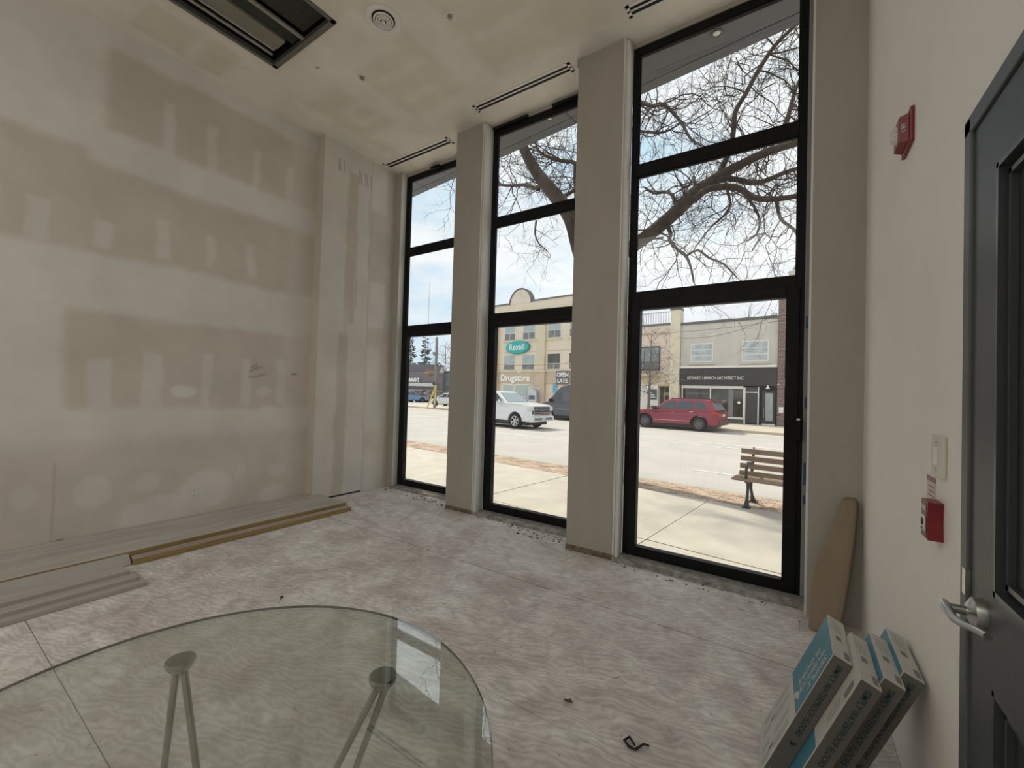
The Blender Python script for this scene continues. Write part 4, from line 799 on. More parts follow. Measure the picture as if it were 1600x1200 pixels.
# ------------------------------------------------------------------ buildings across the road
T0 = 30.36
def SB(nm, pr, ob, s0, s1, t0, t1, z0, z1, m, bev=0):
    b = MB(); (b.bev((s0, t0, z0), (s1, t1, z1), bev) if bev else b.box((s0, t0, z0), (s1, t1, z1))); return b.build(nm, m, pr, off=ob)
STU = mat('grey_stucco', (.60, .565, .50), .9, 0, .09, .9, .1, 8, stretch=(1, 1, .4)); CREAM = mat('cream_stucco', (.72, .66, .50), .9, 0, .06, 1.2)
PINKST = mat('pink_beige_stucco', (.72, .60, .50), .9, 0, .06, 1.); TAN = mat('tan_panel', (.62, .54, .39), .85, 0, .08, 1.5); SIGNB = mat('charcoal_signboard', (.035, .035, .04), .6, 0, .1, 2)
WINF = mat('white_window_frame', (.78, .76, .70), .5); WG = mat('pale_window_glass', (.42, .47, .47), .12, 0, .25, 2, spec=.8); WGD = mat('dark_shop_glass', (.055, .055, .05), .1, 0, .5, 1.3, spec=.6)
COP = mat('dark_coping', (.12, .115, .115), .6); LET = mat('sign_letter_white', (.85, .84, .80), .5)
# grey shop building
ob = (-7.3, T0, GZ); A = sthing('shop_building', *ob, 'grey stucco two storey shop building with black ground floor, across the road', 'building')
SB('upper_wall', A, ob, -10.10, -4.22, T0, T0+9, 3.40, 6.52, STU); SB('roof_coping', A, ob, -10.12, -4.22, T0-.06, T0+9, 6.52, 6.70, COP)
SB('string_course', A, ob, -10.33, -4.25, T0-.12, T0, 3.47, 3.62, mat('pale_course', (.80, .76, .66), .8), .01)
for a0, a1, z0, z1 in ((-9.35, -8.02, 3.92, 5.12), (-6.17, -4.78, 3.90, 5.14)):
    w_ = SB('window', A, ob, a0-.06, a1+.06, T0-.05, T0+.02, z0-.06, z1+.06, WINF)
    for k in range(3):
        zz = (z1-z0)/3; SB('pane', w_, None, 0, 0, 0, 0, 0, 0, WG) if False else MB().box((a0, T0-.065, z0+zz*k+.04), (a1, T0-.045, z0+zz*(k+1)-.02)).build('pane', WG, w_, off=ob)
    SB('window_sill', A, ob, a0-.2, a1+.2, T0-.12, T0, z0-.2, z0-.10, STU, .01)
SB('signboard', A, ob, -10.1, -4.25, T0-.10, T0+.3, 2.30, 3.46, SIGNB)
text('RICHARD LIBRACH ARCHITECT INC', .30, frame((-7.82-ob[0], -.13, 2.78-ob[2]), (1, 0, 0), (0, 0, 1), (0, -1, 0)), LET, A, depth=.01, xs=.72)
SB('ground_floor_wall', A, ob, -10.1, -4.22, T0+.35, T0+9, GZ, 3.4, SIGNB)
SB('shop_window_glass', A, ob, -9.75, -6.12, T0+.06, T0+.08, .25, 2.12, WGD)
SB('shop_window_head', A, ob, -10.0, -6.1, T0-.02, T0+.14, 2.10, 2.28, WINF); SB('shop_window_sill', A, ob, -10.0, -6.08, T0-.04, T0+.3, .12, .25, WINF); SB('stall_riser', A, ob, -10.0, -6.08, T0+.02, T0+.3, GZ, .12, mat('riser_grey', (.12, .115, .11), .8))
for x in (-9.98, -8.12, -6.11): SB('shop_window_mullion', A, ob, x, x+.07, T0, T0+.12, .2, 2.15, WINF)
SB('curtain', A, ob, -6.98, -6.70, T0+.055, T0+.062, .28, 2.05, mat('sheer_curtain', (.22, .22, .215), .8)); SB('shop_shelf', A, ob, -9.7, -8.15, T0+.052, T0+.060, 1.72, 1.76, mat('shelf_g', (.2, .2, .2), .8))
text('TFT', .26, frame((-7.25-ob[0], .045, 1.25-ob[2]), (1, 0, 0), (0, 0, 1), (0, -1, 0)), mat('window_decal', (.5, .5, .48), .6), A, depth=.004, xs=.8)
MB().cyl((-6.35, T0+.055, 1.2), (-6.35, T0+.045, 1.2), .09, n=20).build('round_decal', LET, A, off=ob)
SB('shop_door', A, ob, -5.98, -5.28, T0+.06, T0+.11, -.08, 1.86, mat('shop_door_dark', (.05, .05, .052), .4)); SB('transom_panel', A, ob, -6.05, -5.22, T0+.08, T0+.12, 1.92, 2.2, mat('transom_dark', (.06, .06, .06), .3))
for a0, a1, z0, z1 in ((-6.06, -5.98, GZ, 2.2), (-5.28, -5.22, GZ, 2.24), (-6.0, -5.25, 1.86, 1.92)): SB('door_surround', A, ob, a0, a1, T0, T0+.14, z0, z1, WINF)
SB('side_door', A, ob, -5.04, -4.32, T0+.06, T0+.12, -.08, 2.02, SIGNB); SB('door_glass', A, ob, -4.86, -4.46, T0+.04, T0+.055, .12, 1.86, mat('frosted_door_glass', (.36, .39, .39), .25, 0, .1, 3)); SB('door_step', A, ob, -5.04, -4.32, T0-.02, T0+.1, GZ, -.06, WINF)
SB('door_pull', A, ob, -4.96, -4.93, T0-.02, T0+.06, .3, .95, STEEL)
MB().lathe([(.04, .22), (.05, .12), (.12, .02), (.13, 0)], (-4.72, T0-.12, 2.12), 'z', 16).cyl((-4.72, T0-.12, 2.3), (-4.72, T0, 2.36), .015).build('wall_lamp', LET, A, smooth=True, off=ob)
MB().bev((-4.62, T0-.1, 6.70), (-4.36, T0+.3, 6.86), .02).cyl((-4.5, T0+.1, 6.86), (-4.66, T0+.1, 7.1), .02).build('roof_box', mat('pale_box', (.6, .6, .58), .6), A, off=ob)
# dark brick pier
BRK = bpy.data.materials.new('dark_red_brick'); BRK.use_nodes = True; t_ = BRK.node_tree; bt = t_.nodes.new('ShaderNodeTexBrick'); tcn = t_.nodes.new('ShaderNodeTexCoord'); mpn = t_.nodes.new('ShaderNodeMapping')
mpn.inputs['Rotation'].default_value = (PI/2, 0, 0); bt.inputs['Scale'].default_value = 1.0; bt.inputs['Brick Width'].default_value = .22; bt.inputs['Row Height'].default_value = .085; bt.inputs['Mortar Size'].default_value = .012
bt.inputs['Color1'].default_value = (.12, .055, .05, 1); bt.inputs['Color2'].default_value = (.19, .10, .09, 1); bt.inputs['Mortar'].default_value = (.33, .29, .28, 1); t_.nodes['Principled BSDF'].inputs['Roughness'].default_value = .9
t_.links.new(tcn.outputs['Object'], mpn.inputs[0]); t_.links.new(mpn.outputs[0], bt.inputs['Vector']); t_.links.new(bt.outputs['Color'], t_.nodes['Principled BSDF'].inputs['Base Color'])
ob = (-3.9, T0, GZ); Bp = sthing('brick_building', *ob, 'dark brown brick building pier at the right end of the row across the road', 'building')
SB('brick_wall', Bp, ob, -4.22, -.5, T0-.12, T0+9, GZ, 8.6, BRK)
SB('neighbour_sign', Bp, ob, -3.72, -3.0, T0-.5, T0-.14, 2.75, 3.5, mat('blue_sign', (.16, .18, .42), .5)); SB('sign_plate', Bp, ob, -3.86, -3.72, T0-.2, T0-.12, 2.3, 2.75, mat('beige_plate', (.5, .4, .33), .6))
MB().lathe([(0, -.06), (.06, -.05), (.085, 0)], (-4.0, T0-.13, .85), 'y', 16).box((-4.12, T0-.13, .68), (-3.88, T0-.12, 1.02)).build('intercom', LET, Bp, off=ob)
MB().lathe([(0, -.07), (.04, -.05), (.05, 0)], (-4.17, T0-.13, 2.4), 'y', 12).build('pier_lamp', LET, Bp, off=ob)
# pink beige building with railing
ob = (-12.5, T0, GZ); Pk = sthing('pink_beige_building', *ob, 'pink beige building with a roof railing and cream pilaster across the road', 'building')
SB('upper_wall', Pk, ob, -18.6, -10.80, T0, T0+9, 2.95, 6.62, PINKST); SB('roof_coping', Pk, ob, -18.6, -10.80, T0-.05, T0+9, 6.62, 6.74, COP); SB('cornice_band', Pk, ob, -18.6, -10.82, T0-.06, T0, 5.98, 6.12, TAN, .01)
SB('pilaster', Pk, ob, -10.80, -10.12, T0-.18, T0+.5, GZ, 7.62, CREAM); SB('pilaster_cap', Pk, ob, -10.84, -10.10, T0-.2, T0+.5, 7.62, 7.78, COP)
SB('second_pilaster', Pk, ob, -10.5, -10.12, T0-.28, T0-.16, GZ, 3.45, CREAM)
rl = SB('railing_top', Pk, ob, -18.6, -10.8, T0+.3, T0+.34, 7.62, 7.67, mat('grey_rail', (.35, .36, .40), .5))
x = -13.6
while x < -10.9: SB('railing_baluster', rl, ob, x, x+.03, T0+.305, T0+.335, 6.74, 7.62, mat('grey_rail', (.4, .4, .4))); x += .19
SB('railing_bottom', Pk, ob, -18.6, -10.8, T0+.3, T0+.34, 6.80, 6.84, mat('grey_rail', (.4, .4, .4)))
w_ = SB('window', Pk, ob, -13.9, -11.55, T0-.04, T0+.02, 3.35, 5.12, mat('dark_frame', (.06, .05, .05), .6)); 
for a0, a1 in ((-13.8, -12.75), (-12.68, -11.65)): MB().box((a0, T0-.055, 3.45), (a1, T0-.035, 5.02)).build('pane', mat('grey_blue_pane', (.26, .29, .31), .15, 0, .3, 2), w_, off=ob)
bc = SB('balcony_rail', Pk, ob, -13.9, -11.4, T0-.5, T0-.46, 3.9, 3.95, TRIMB)
for k in range(22): SB('balcony_bar', bc, ob, -13.9+k*.115, -13.88+k*.115, T0-.495, T0-.465, 3.05, 3.92, TRIMB)
SB('balcony_floor', Pk, ob, -13.9, -11.4, T0-.55, T0, 2.95, 3.05, TAN, .01)
SB('tan_fascia', Pk, ob, -18.6, -10.8, T0-.08, T0, 2.28, 2.95, TAN); SB('tan_wall', Pk, ob, -11.62, -10.8, T0-.02, T0+.1, 2.2, 2.4, TAN)
SB('white_wall', Pk, ob, -18.6, -11.66, T0-.05, T0+.5, GZ, 2.28, mat('white_render', (.82, .80, .76), .8, 0, .05, 2)); SB('recess_wall', Pk, ob, -11.66, -10.8, T0+.4, T0+.5, GZ, 2.3, mat('recess_dark', (.09, .08, .065), .8))
SB('recess_door', Pk, ob, -11.35, -10.85, T0+.34, T0+.4, GZ, 1.75, mat('recess_door', (.34, .31, .26), .6)); SB('recess_door_glass', Pk, ob, -11.25, -10.9, T0+.325, T0+.34, .3, 1.55, WGD)
hs = SB('hanging_sign', Pk, ob, -12.35, -11.72, T0-.12, T0-.06, 1.22, 1.95, mat('navy_sign', (.07, .09, .11), .5))
for k, w_ in ((0, .18), (1, .38), (2, .45)): MB().box((-12.25, T0-.135, 1.68-.16*k), (-12.25+w_, T0-.12, 1.74-.16*k)).build('sign_line', LET, hs, off=ob)
SB('sandwich_board', Pk, ob, -12.3, -11.75, T0-.3, T0-.24, -.1, .72, mat('maroon_board', (.3, .16, .15), .6)); SB('board_paper', Pk, ob, -12.22, -11.83, T0-.31, T0-.30, .0, .62, mat('board_paper', (.6, .56, .5), .7))

# drugstore building, three storeys
BEI = mat('beige_render', (.72, .63, .50), .9, 0, .04, .7); BEI2 = mat('beige_pier', (.64, .56, .42), .9, 0, .05, 1); BEI3 = mat('tan_band', (.55, .45, .34), .9, 0, .05, 1)
ob = (-24.9, T0, GZ); Dg = sthing('drugstore_building', *ob, 'beige three storey drugstore building with a round arched parapet gable', 'building')
SB('main_wall', Dg, ob, -31.5, -18.7, T0, T0+10, GZ, 9.78, BEI); SB('parapet_coping', Dg, ob, -31.5, -26.1, T0-.08, T0+.4, 9.78, 9.90, COP); SB('parapet_coping', Dg, ob, -23.6, -18.7, T0-.08, T0+.4, 9.78, 9.90, COP)
cx, rr = -24.86, 1.24
MB().prism([(cx+rr*math.cos(a), 9.72+rr*math.sin(a)*1.08) for a in np.linspace(0, PI, 25)], lambda u, v_, d: (u, d, v_), T0-.02, T0+.4).build('arched_gable', BEI, Dg, off=ob)
arc = [(cx+rr*math.cos(a), 9.72+rr*math.sin(a)*1.08) for a in np.linspace(0, PI, 25)]; arc2 = [(cx+(rr+.12)*math.cos(a), 9.72+(rr+.12)*math.sin(a)*1.08) for a in np.linspace(PI, 0, 25)]
MB().prism(arc+arc2, lambda u, v_, d: (u, d, v_), T0-.08, T0+.45).build('gable_coping', COP, Dg, off=ob)
SB('cornice', Dg, ob, -31.5, -18.7, T0-.14, T0, 8.85, 9.05, BEI2, .02)
for x in (-28.2, -22.65, -17.0-.01): 
    if x < -18: SB('pier', Dg, ob, x, x+.85, T0-.22, T0, 3.3, 8.85, BEI2); SB('pier_base', Dg, ob, x-.1, x+.95, T0-.28, T0, GZ, 3.5, BEI3); SB('pier_capital', Dg, ob, x-.15, x+1.0, T0-.34, T0, 3.3, 3.48, BEI2, .02)
gw = mat('window_blind_pane', (.36, .42, .44), .15, 0, .12, 2, spec=.7)
for z0, z1 in ((6.30, 8.15), (3.52, 4.95)):
    for a0, a1 in ((-26.7, -25.32), (-24.45, -23.02), (-21.62, -20.22), (-19.38, -18.8)):
        m_ = gw if (z0 > 6 or a0 < -23) else WGD
        w_ = SB('window', Dg, ob, a0, a1, T0-.03, T0+.03, z0, z1, WINF); hb = .38*(z1-z0)
        MB().box((a0+.05, T0-.045, z0+hb), (a1-.05, T0-.028, z1-.05)).build('pane', m_, w_, off=ob)
        mid = (a0+a1)/2
        for b0, b1 in ((a0+.05, mid-.03), (mid+.03, a1-.05)): MB().box((b0, T0-.045, z0+.05), (b1, T0-.028, z0+hb-.05)).build('pane', mat('lower_pane_dark', (.17, .18, .175), .15, 0, .2, 3), w_, off=ob)
        SB('window_sill', Dg, ob, a0-.15, a1+.15, T0-.10, T0, z0-.18, z0-.04, BEI2, .01)
SB('floor_line', Dg, ob, -27.3, -22.7, T0-.012, T0, 5.16, 5.22, BEI3); SB('floor_line', Dg, ob, -21.7, -18.7, T0-.012, T0, 5.16, 5.22, BEI3)
SB('fascia_band', Dg, ob, -27.25, -22.75, T0-.06, T0, 2.3, 3.25, BEI3); SB('fascia_band', Dg, ob, -21.7, -18.75, T0-.06, T0, 2.3, 3.25, BEI3)
TE = mat('teal_oval', (.02, .42, .40), .4)
sg = sthing('oval_shop_sign', -24.95, T0-.16, 5.62, 'teal oval sign with white lettering on the beige building', 'sign')
MB().prism([(1.42*math.cos(a), .62*math.sin(a)) for a in np.linspace(0, 2*PI, 41)[:-1]], lambda u, v_, d: (u, d, v_), -.02, .15).build('oval_panel', mat('teal_oval_dark', (.015, .26, .25), .4), sg)
MB().prism([(1.36*math.cos(a)-.03, .57*math.sin(a)+.02) for a in np.linspace(0, 2*PI, 41)[:-1]], lambda u, v_, d: (u, d, v_), -.05, -.02).build('oval_face', TE, sg)
text('Rexall', .78, frame((-.05, -.06, .0), (1, 0, 0), (0, 0, 1), (0, -1, 0)), LET, sg, depth=.02, bold=.008, xs=.98)
dl = sthing('drugstore_lettering', -25.2, T0-.1, 2.75, 'large white store lettering above the shop windows of the beige building', 'sign')
text('Drugstore', .86, frame((0, 0, 0), (1, 0, 0), (0, 0, 1), (0, -1, 0)), LET, dl, depth=.03, bold=.03, xs=.98)
op = sthing('open_late_sign', -19.88, T0-.12, 2.78, 'dark grey square sign with two white words beside the drugstore windows', 'sign')
MB().box((-.66, -.02, -.55), (.66, .05, .6)).build('sign_panel', mat('sign_grey', (.13, .13, .15), .5), op)
text('OPEN', .46, frame((0, -.03, .26), (1, 0, 0), (0, 0, 1), (0, -1, 0)), LET, op, depth=.01, bold=.015); text('LATE', .46, frame((0, -.03, -.26), (1, 0, 0), (0, 0, 1), (0, -1, 0)), LET, op, depth=.01, bold=.015)
for a0, a1 in ((-26.75, -25.35), (-25.2, -23.5)):
    w_ = SB('shop_window', Dg, ob, a0, a1, T0-.04, T0+.02, .4, 2.22, WINF); MB().box((a0+.06, T0-.055, 1.1), (a1-.06, T0-.035, 2.14)).build('pane', mat('shop_pane_pale', (.42, .50, .48), .15), w_, off=ob); MB().box((a0+.06, T0-.055, .46), (a1-.06, T0-.035, 1.04)).build('pane', mat('shop_pane_pale', (.4, .5, .5)), w_, off=ob)
SB('white_panel', Dg, ob, -23.45, -22.1, T0-.32, T0-.28, .1, 1.95, mat('white_panel', (.62, .60, .56), .7)); SB('blue_panel', Dg, ob, -20.9, -20.5, T0-.07, T0-.05, 1.5, 2.25, mat('sky_blue_panel', (.12, .40, .62), .5))
ds = sthing('display_stand', -22.72, T0-.6, GZ, 'rounded grey display board standing between the pickup and the van', 'sign stand')
q = [(-.62, .1), (.62, .1), (.62, 1.55)]+[(.62*math.cos(a), 1.55+.4*math.sin(a)) for a in np.linspace(.2, PI-.2, 9)]+[(-.62, 1.55)]
MB().prism(q, lambda u, v_, d: (u, d, v_), 0, .12).build('stand_frame', mat('stand_violet_grey', (.28, .27, .32), .5), ds)
MB().prism([(u*.78-.03, .15+v_*.92) for u, v_ in q], lambda u, v_, d: (u, d, v_), -.03, 0).build('stand_face', mat('stand_face', (.56, .58, .60), .5), ds)
MB().box((-.36, -.05, 1.0), (.30, -.03, 1.36)).build('stand_notice', mat('stand_navy', (.08, .12, .18), .5), ds)
# plain infill between the two rows (hidden behind the wide pillar)
ob = (-18.65, T0+.4, GZ)

# ------------------------------------------------------------------ strip mall in the far lot
TM = 42.
def sx(px, T=TM, py=600): return onstreet(px, py, T)[0]
def zx(px, py, T=TM): return onstreet(px, py, T)[2]
s0, s1, s2 = sx(618), sx(669.8), sx(679.5)
ob = (s1-6, TM, RZ); Ml = sthing('strip_mall', *ob, 'low dark purple grey strip mall with a pale canopy beyond the parked cars', 'building')
DK = mat('mall_dark_cladding', (.16, .135, .155), .7, 0, .06, .5); DK2 = mat('mall_roof_band', (.115, .115, .13), .7)
zt, zm, zc0, zc1 = zx(641, 570), zx(641, 580), zx(641, 603), zx(641, 598.5)
SB('tower_wall', Ml, ob, s0, s1, TM, TM+3, 1.2, zt, DK); SB('roof_band', Ml, ob, s0, s1+.05, TM-.08, TM+.1, zm, zt+.05, DK2); SB('lower_wall', Ml, ob, s1, s2, TM+.02, TM+1.5, 1.2, zx(674, 586), DK)
SB('canopy', Ml, ob, s0, s2, TM-1.2, TM, zc0, zc1, mat('canopy_white', (.55, .58, .56), .6)); SB('shopfront_wall', Ml, ob, s0, s2, TM+.3, TM+1.4, RZ, 2.5, mat('shopfront_grey', (.30, .33, .32), .7))
text("OMMAN'S", .95, frame((sx(646.5)-ob[0], -.15, zx(648, 594.3)-ob[2]), (1, 0, 0), (0, 0, 1), (0, -1, 0)), LET, Ml, depth=.03, bold=.03, xs=.75)
x = sx(641)
for k in range(6):
    a0 = sx(641)+k*(sx(673)-sx(641))/6; a1 = a0+(sx(673)-sx(641))/6*.86; SB('shop_pane', Ml, ob, a0, a1, TM+.24, TM+.29, .2, zx(650, 606), mat('mall_pane_%d' % (k % 2), ((.13, .18, .17), (.22, .27, .25))[k % 2], .2))
for k in range(7):
    a0 = sx(654)+k*(sx(672)-sx(654))/7; SB('red_poster', Ml, ob, a0, a0+(sx(672)-sx(654))/7*.72, TM+.18, TM+.23, zx(660, 616), zx(660, 608.5), mat('mall_red', (.50, .10, .11), .6))
ob = (sx(692, 46), 46, RZ); Gb = sthing('grey_building', *ob, 'pale blue grey building beyond the utility pole at the left window edge', 'building')
SB('main_wall', Gb, ob, sx(681, 46), sx(712, 46), 46, 56, RZ, zx(695, 582, 46), mat('blue_grey_siding', (.33, .36, .39), .8, 0, .04, 1)); SB('roof_trim', Gb, ob, sx(681, 46), sx(712, 46), 45.9, 56, zx(695, 582, 46), zx(695, 580, 46), DK2)
for a0, a1, p0, p1 in ((683, 689, 609, 615), (696.5, 703, 596, 603), (696, 702, 610, 617)): SB('window', Gb, ob, sx(a0, 46), sx(a1, 46), 45.93, 46, zx(690, p1, 46), zx(690, p0, 46), WG if p0 != 609 else WGD)

# ------------------------------------------------------------------ utility pole, lamps, wires
Tp = 24.6; p0 = onstreet(679, 641, Tp); pt = onstreet(682.5, 529, Tp)
up = sthing('utility_pole', p0[0], Tp, RZ+.12, 'weathered grey wooden utility pole seen through the leftmost window', 'pole'); PO = mat('pole_wood', (.22, .21, .19), .9, 0, .15, 3, stretch=(4, 4, .3))
H = pt[2]-RZ; MB().cyl((0, 0, 0), (.0, 0, H), .14, .11, n=12).build('pole_shaft', PO, up)
MB().tube([(0, 0, H*.985), (-.5, 0, H*.99), (-1.0, 0, H*1.01)], .03).build('cross_bracket', mat('pole_metal', (.25, .26, .27), .5, .5), up)
MB().bev((-.35, -.18, H*.745), (-.16, .1, H*.79), .03).build('insulator_box', mat('pole_box', (.4, .38, .36), .6), up)
MB().tube([(0, 0, H*.585), (.45, 0, H*.63), (.72, 0, H*.60), (.78, 0, H*.56)], .045).build('lamp_arm', TRIMB, up)
MB().lathe([(.05, .28), (.16, .1), (.24, 0), (.0, -.06)], (.80, 0, H*.50), 'z', 16).cyl((.8, 0, H*.52), (.8, 0, H*.57), .09).build('lamp_head', mat('lamp_cream', (.5, .45, .38), .5), up)
MB().bev((-.08, -.28, H*.32), (.14, -.2, H*.36), .02).build('pole_box', TRIMB, up)
hb = sthing('hanging_basket', p0[0]-.75, Tp-.1, onstreet(676, 581, Tp)[2]-.45, 'dried yellowish hanging flower basket on the utility pole', 'plant basket')
b = MB()
for _ in range(150):
    d = Vector((random.gauss(0, 1), random.gauss(0, 1), random.gauss(0, 1))).normalized()*random.uniform(.2, .62); a_ = Vector((d.x, d.y, d.z*.6+.35)); s_ = .07
    u_ = Vector((random.uniform(-s_, s_), random.uniform(-s_, s_), random.uniform(-s_, s_))); v_ = Vector((random.uniform(-s_, s_), random.uniform(-s_, s_), random.uniform(-s_, s_))); b.add([a_, a_+u_, a_+v_, a_+u_.cross(v_)*8], [(0, 1, 2), (0, 2, 3), (0, 3, 1), (1, 3, 2)])
b.build('dry_foliage', mat('dry_foliage', (.48, .36, .17), .9, 0, .4, 6), hb)['kind'] = 'stuff'
MB().lathe([(0, -.05), (.25, .05), (.34, .3), (.3, .3)], (0, 0, 0), 'z', 14).build('basket', mat('basket_brown', (.2, .14, .09), .9), hb); MB().tube([(.0, 0, .3), (.35, 0, .95), (.75, .05, .95)], .02).build('hanger', TRIMB, hb)
br = sthing('yellow_guy_guard', onstreet(673, 637, Tp-.8)[0], Tp-.8, RZ+.02, 'yellow guard legs leaning beside the utility pole', 'guard')
MB().tube([(-.55, 0, 0), (.25, .3, 2.1)], .06).build('guard_leg', mat('guard_yellow', (.65, .52, .12), .6), br); MB().tube([(.5, 0, .4), (.28, .3, 2.1)], .05).build('guard_leg', mat('guard_yellow', (.6, .5, .1)), br)
q = onstreet(1242, 424, 22.); lp = sthing('street_lamp', q[0], 22.6, GZ, 'ornamental street lamp with pale lantern near the right window mullion', 'street lamp'); hz_ = onstreet(1242, 424, 22.6)[2]+.15
LM = mat('lamp_grey', (.30, .30, .31), .5)
MB().cyl((0, 0, 0), (0, 0, hz_-.5), .07, .045, n=12).build('lamp_post', LM, lp); MB().lathe([(.10, -.5), (.14, -.44), (.32, -.1), (.36, -.02), (.05, .10), (.03, .1)], (0, 0, hz_), 'z', 14).build('lantern', mat('lantern_pale', (.62, .58, .52), .4), lp, smooth=True)
MB().lathe([(.15, .1), (.12, .24), (.05, .34), (.02, .55), (0, .6)], (0, 0, hz_), 'z', 12).build('finial', LM, lp)
def wire(a, b_, sag, label):
    P_ = [Vector(street(a[0]+(b_[0]-a[0])*k/14, a[1]+(b_[1]-a[1])*k/14, a[2]+(b_[2]-a[2])*k/14-sag*4*(k/14)*(1-k/14))) for k in range(15)]
    o = MB().tube(P_, .014, 4).build('overhead_wire', TRIMB, None, off=tuple(P_[0])); o.location = P_[0]; tag(o, label, 'wire', 'overhead wires across the road')
wire((-15, 29.8, 6.1), (-2.5, 29.6, 6.35), .25, 'thin wire crossing the top of the grey stucco facade')
wire((-10.2, 29.9, 5.6), (-2, 29.2, 7.9), .9, 'sagging wire rising to the right over the grey building roof')
wire((p0[0], Tp, pt[2]-.1), (-60, 40, pt[2]+1), .8, 'wire running left from the top of the utility pole'); wire((p0[0], Tp, pt[2]-1.4), (-18, 29.8, pt[2]-2.), .6, 'wire running right from the utility pole')

# ------------------------------------------------------------------ trees
BARK = mat('locust_bark', (.085, .064, .05), .95, 0, .35, 5, .6, 18, stretch=(1, 1, .4)); TW = mat('twig_brown', (.055, .042, .037), .95)
class Tree:
    def __init__(s, rnd): s.r = random.Random(rnd); s.tw = MB()
    def twig(s, p, d, L, r, depth, k, jit=.55):
        n = max(3, int(L/.16)+1) if depth > 0 else 3; pts = [p]; dd = d.normalized(); kids = []
        for i in range(n):
            dd = (dd+Vector((s.r.gauss(0, jit), s.r.gauss(0, jit), s.r.gauss(0, jit)))*.55+Vector((0, 0, .02))).normalized(); pts.append(pts[-1]+dd*(L/n)); kids.append((pts[-1], dd.copy()))
        rs = [r*(1-.72*i/n) for i in range(n+1)]; s.tw.tube(pts, [q_*.8 for q_ in rs], 3 if depth < 2 else 4)
        if depth > 0:
            for j in range(k):
                q, qd = kids[s.r.randrange(len(kids))] if j else kids[-1]
                side = Vector((s.r.gauss(0, 1), s.r.gauss(0, 1), s.r.gauss(0, 1))).normalized()
                s.twig(q, (qd*.65+side*.8), L*s.r.uniform(.42, .68), r*.52, depth-1, k, jit)
def limb(T, pts, rs, n=10, sub=3):  # smooth polyline -> tapered limb (with slight wander)
    P_ = [Vector(p) for p in pts]; out, ro = [], []
    for i in range(len(P_)-1):
        p0_ = P_[max(i-1, 0)]; p1_, p2_ = P_[i], P_[i+1]; p3_ = P_[min(i+2, len(P_)-1)]
        for k in range(sub):
            t = k/sub; out.append(.5*((2*p1_)+(p2_-p0_)*t+(2*p0_-5*p1_+4*p2_-p3_)*t*t+(3*p1_-p0_-3*p2_+p3_)*t**3)); ro.append(rs[i]+(rs[i+1]-rs[i])*t)
    out.append(P_[-1]); ro.append(rs[-1]); return out, ro
T = Tree(11); tT = 7.62
tp = onstreet(935, 640, tT); base = Vector(street(tp[0], tT, GZ)); TR = thing('locust_tree', base, 'large bare honey locust tree on the sidewalk, limbs across the middle and right windows', 'tree')
def W(px, py, t): q = onstreet(px, py, t); return Vector(street(q[0], t, q[2]))
trunk = [base, W(934, 640, tT), W(931, 540, tT), W(927, 470, tT), W(918, 420, tT)]
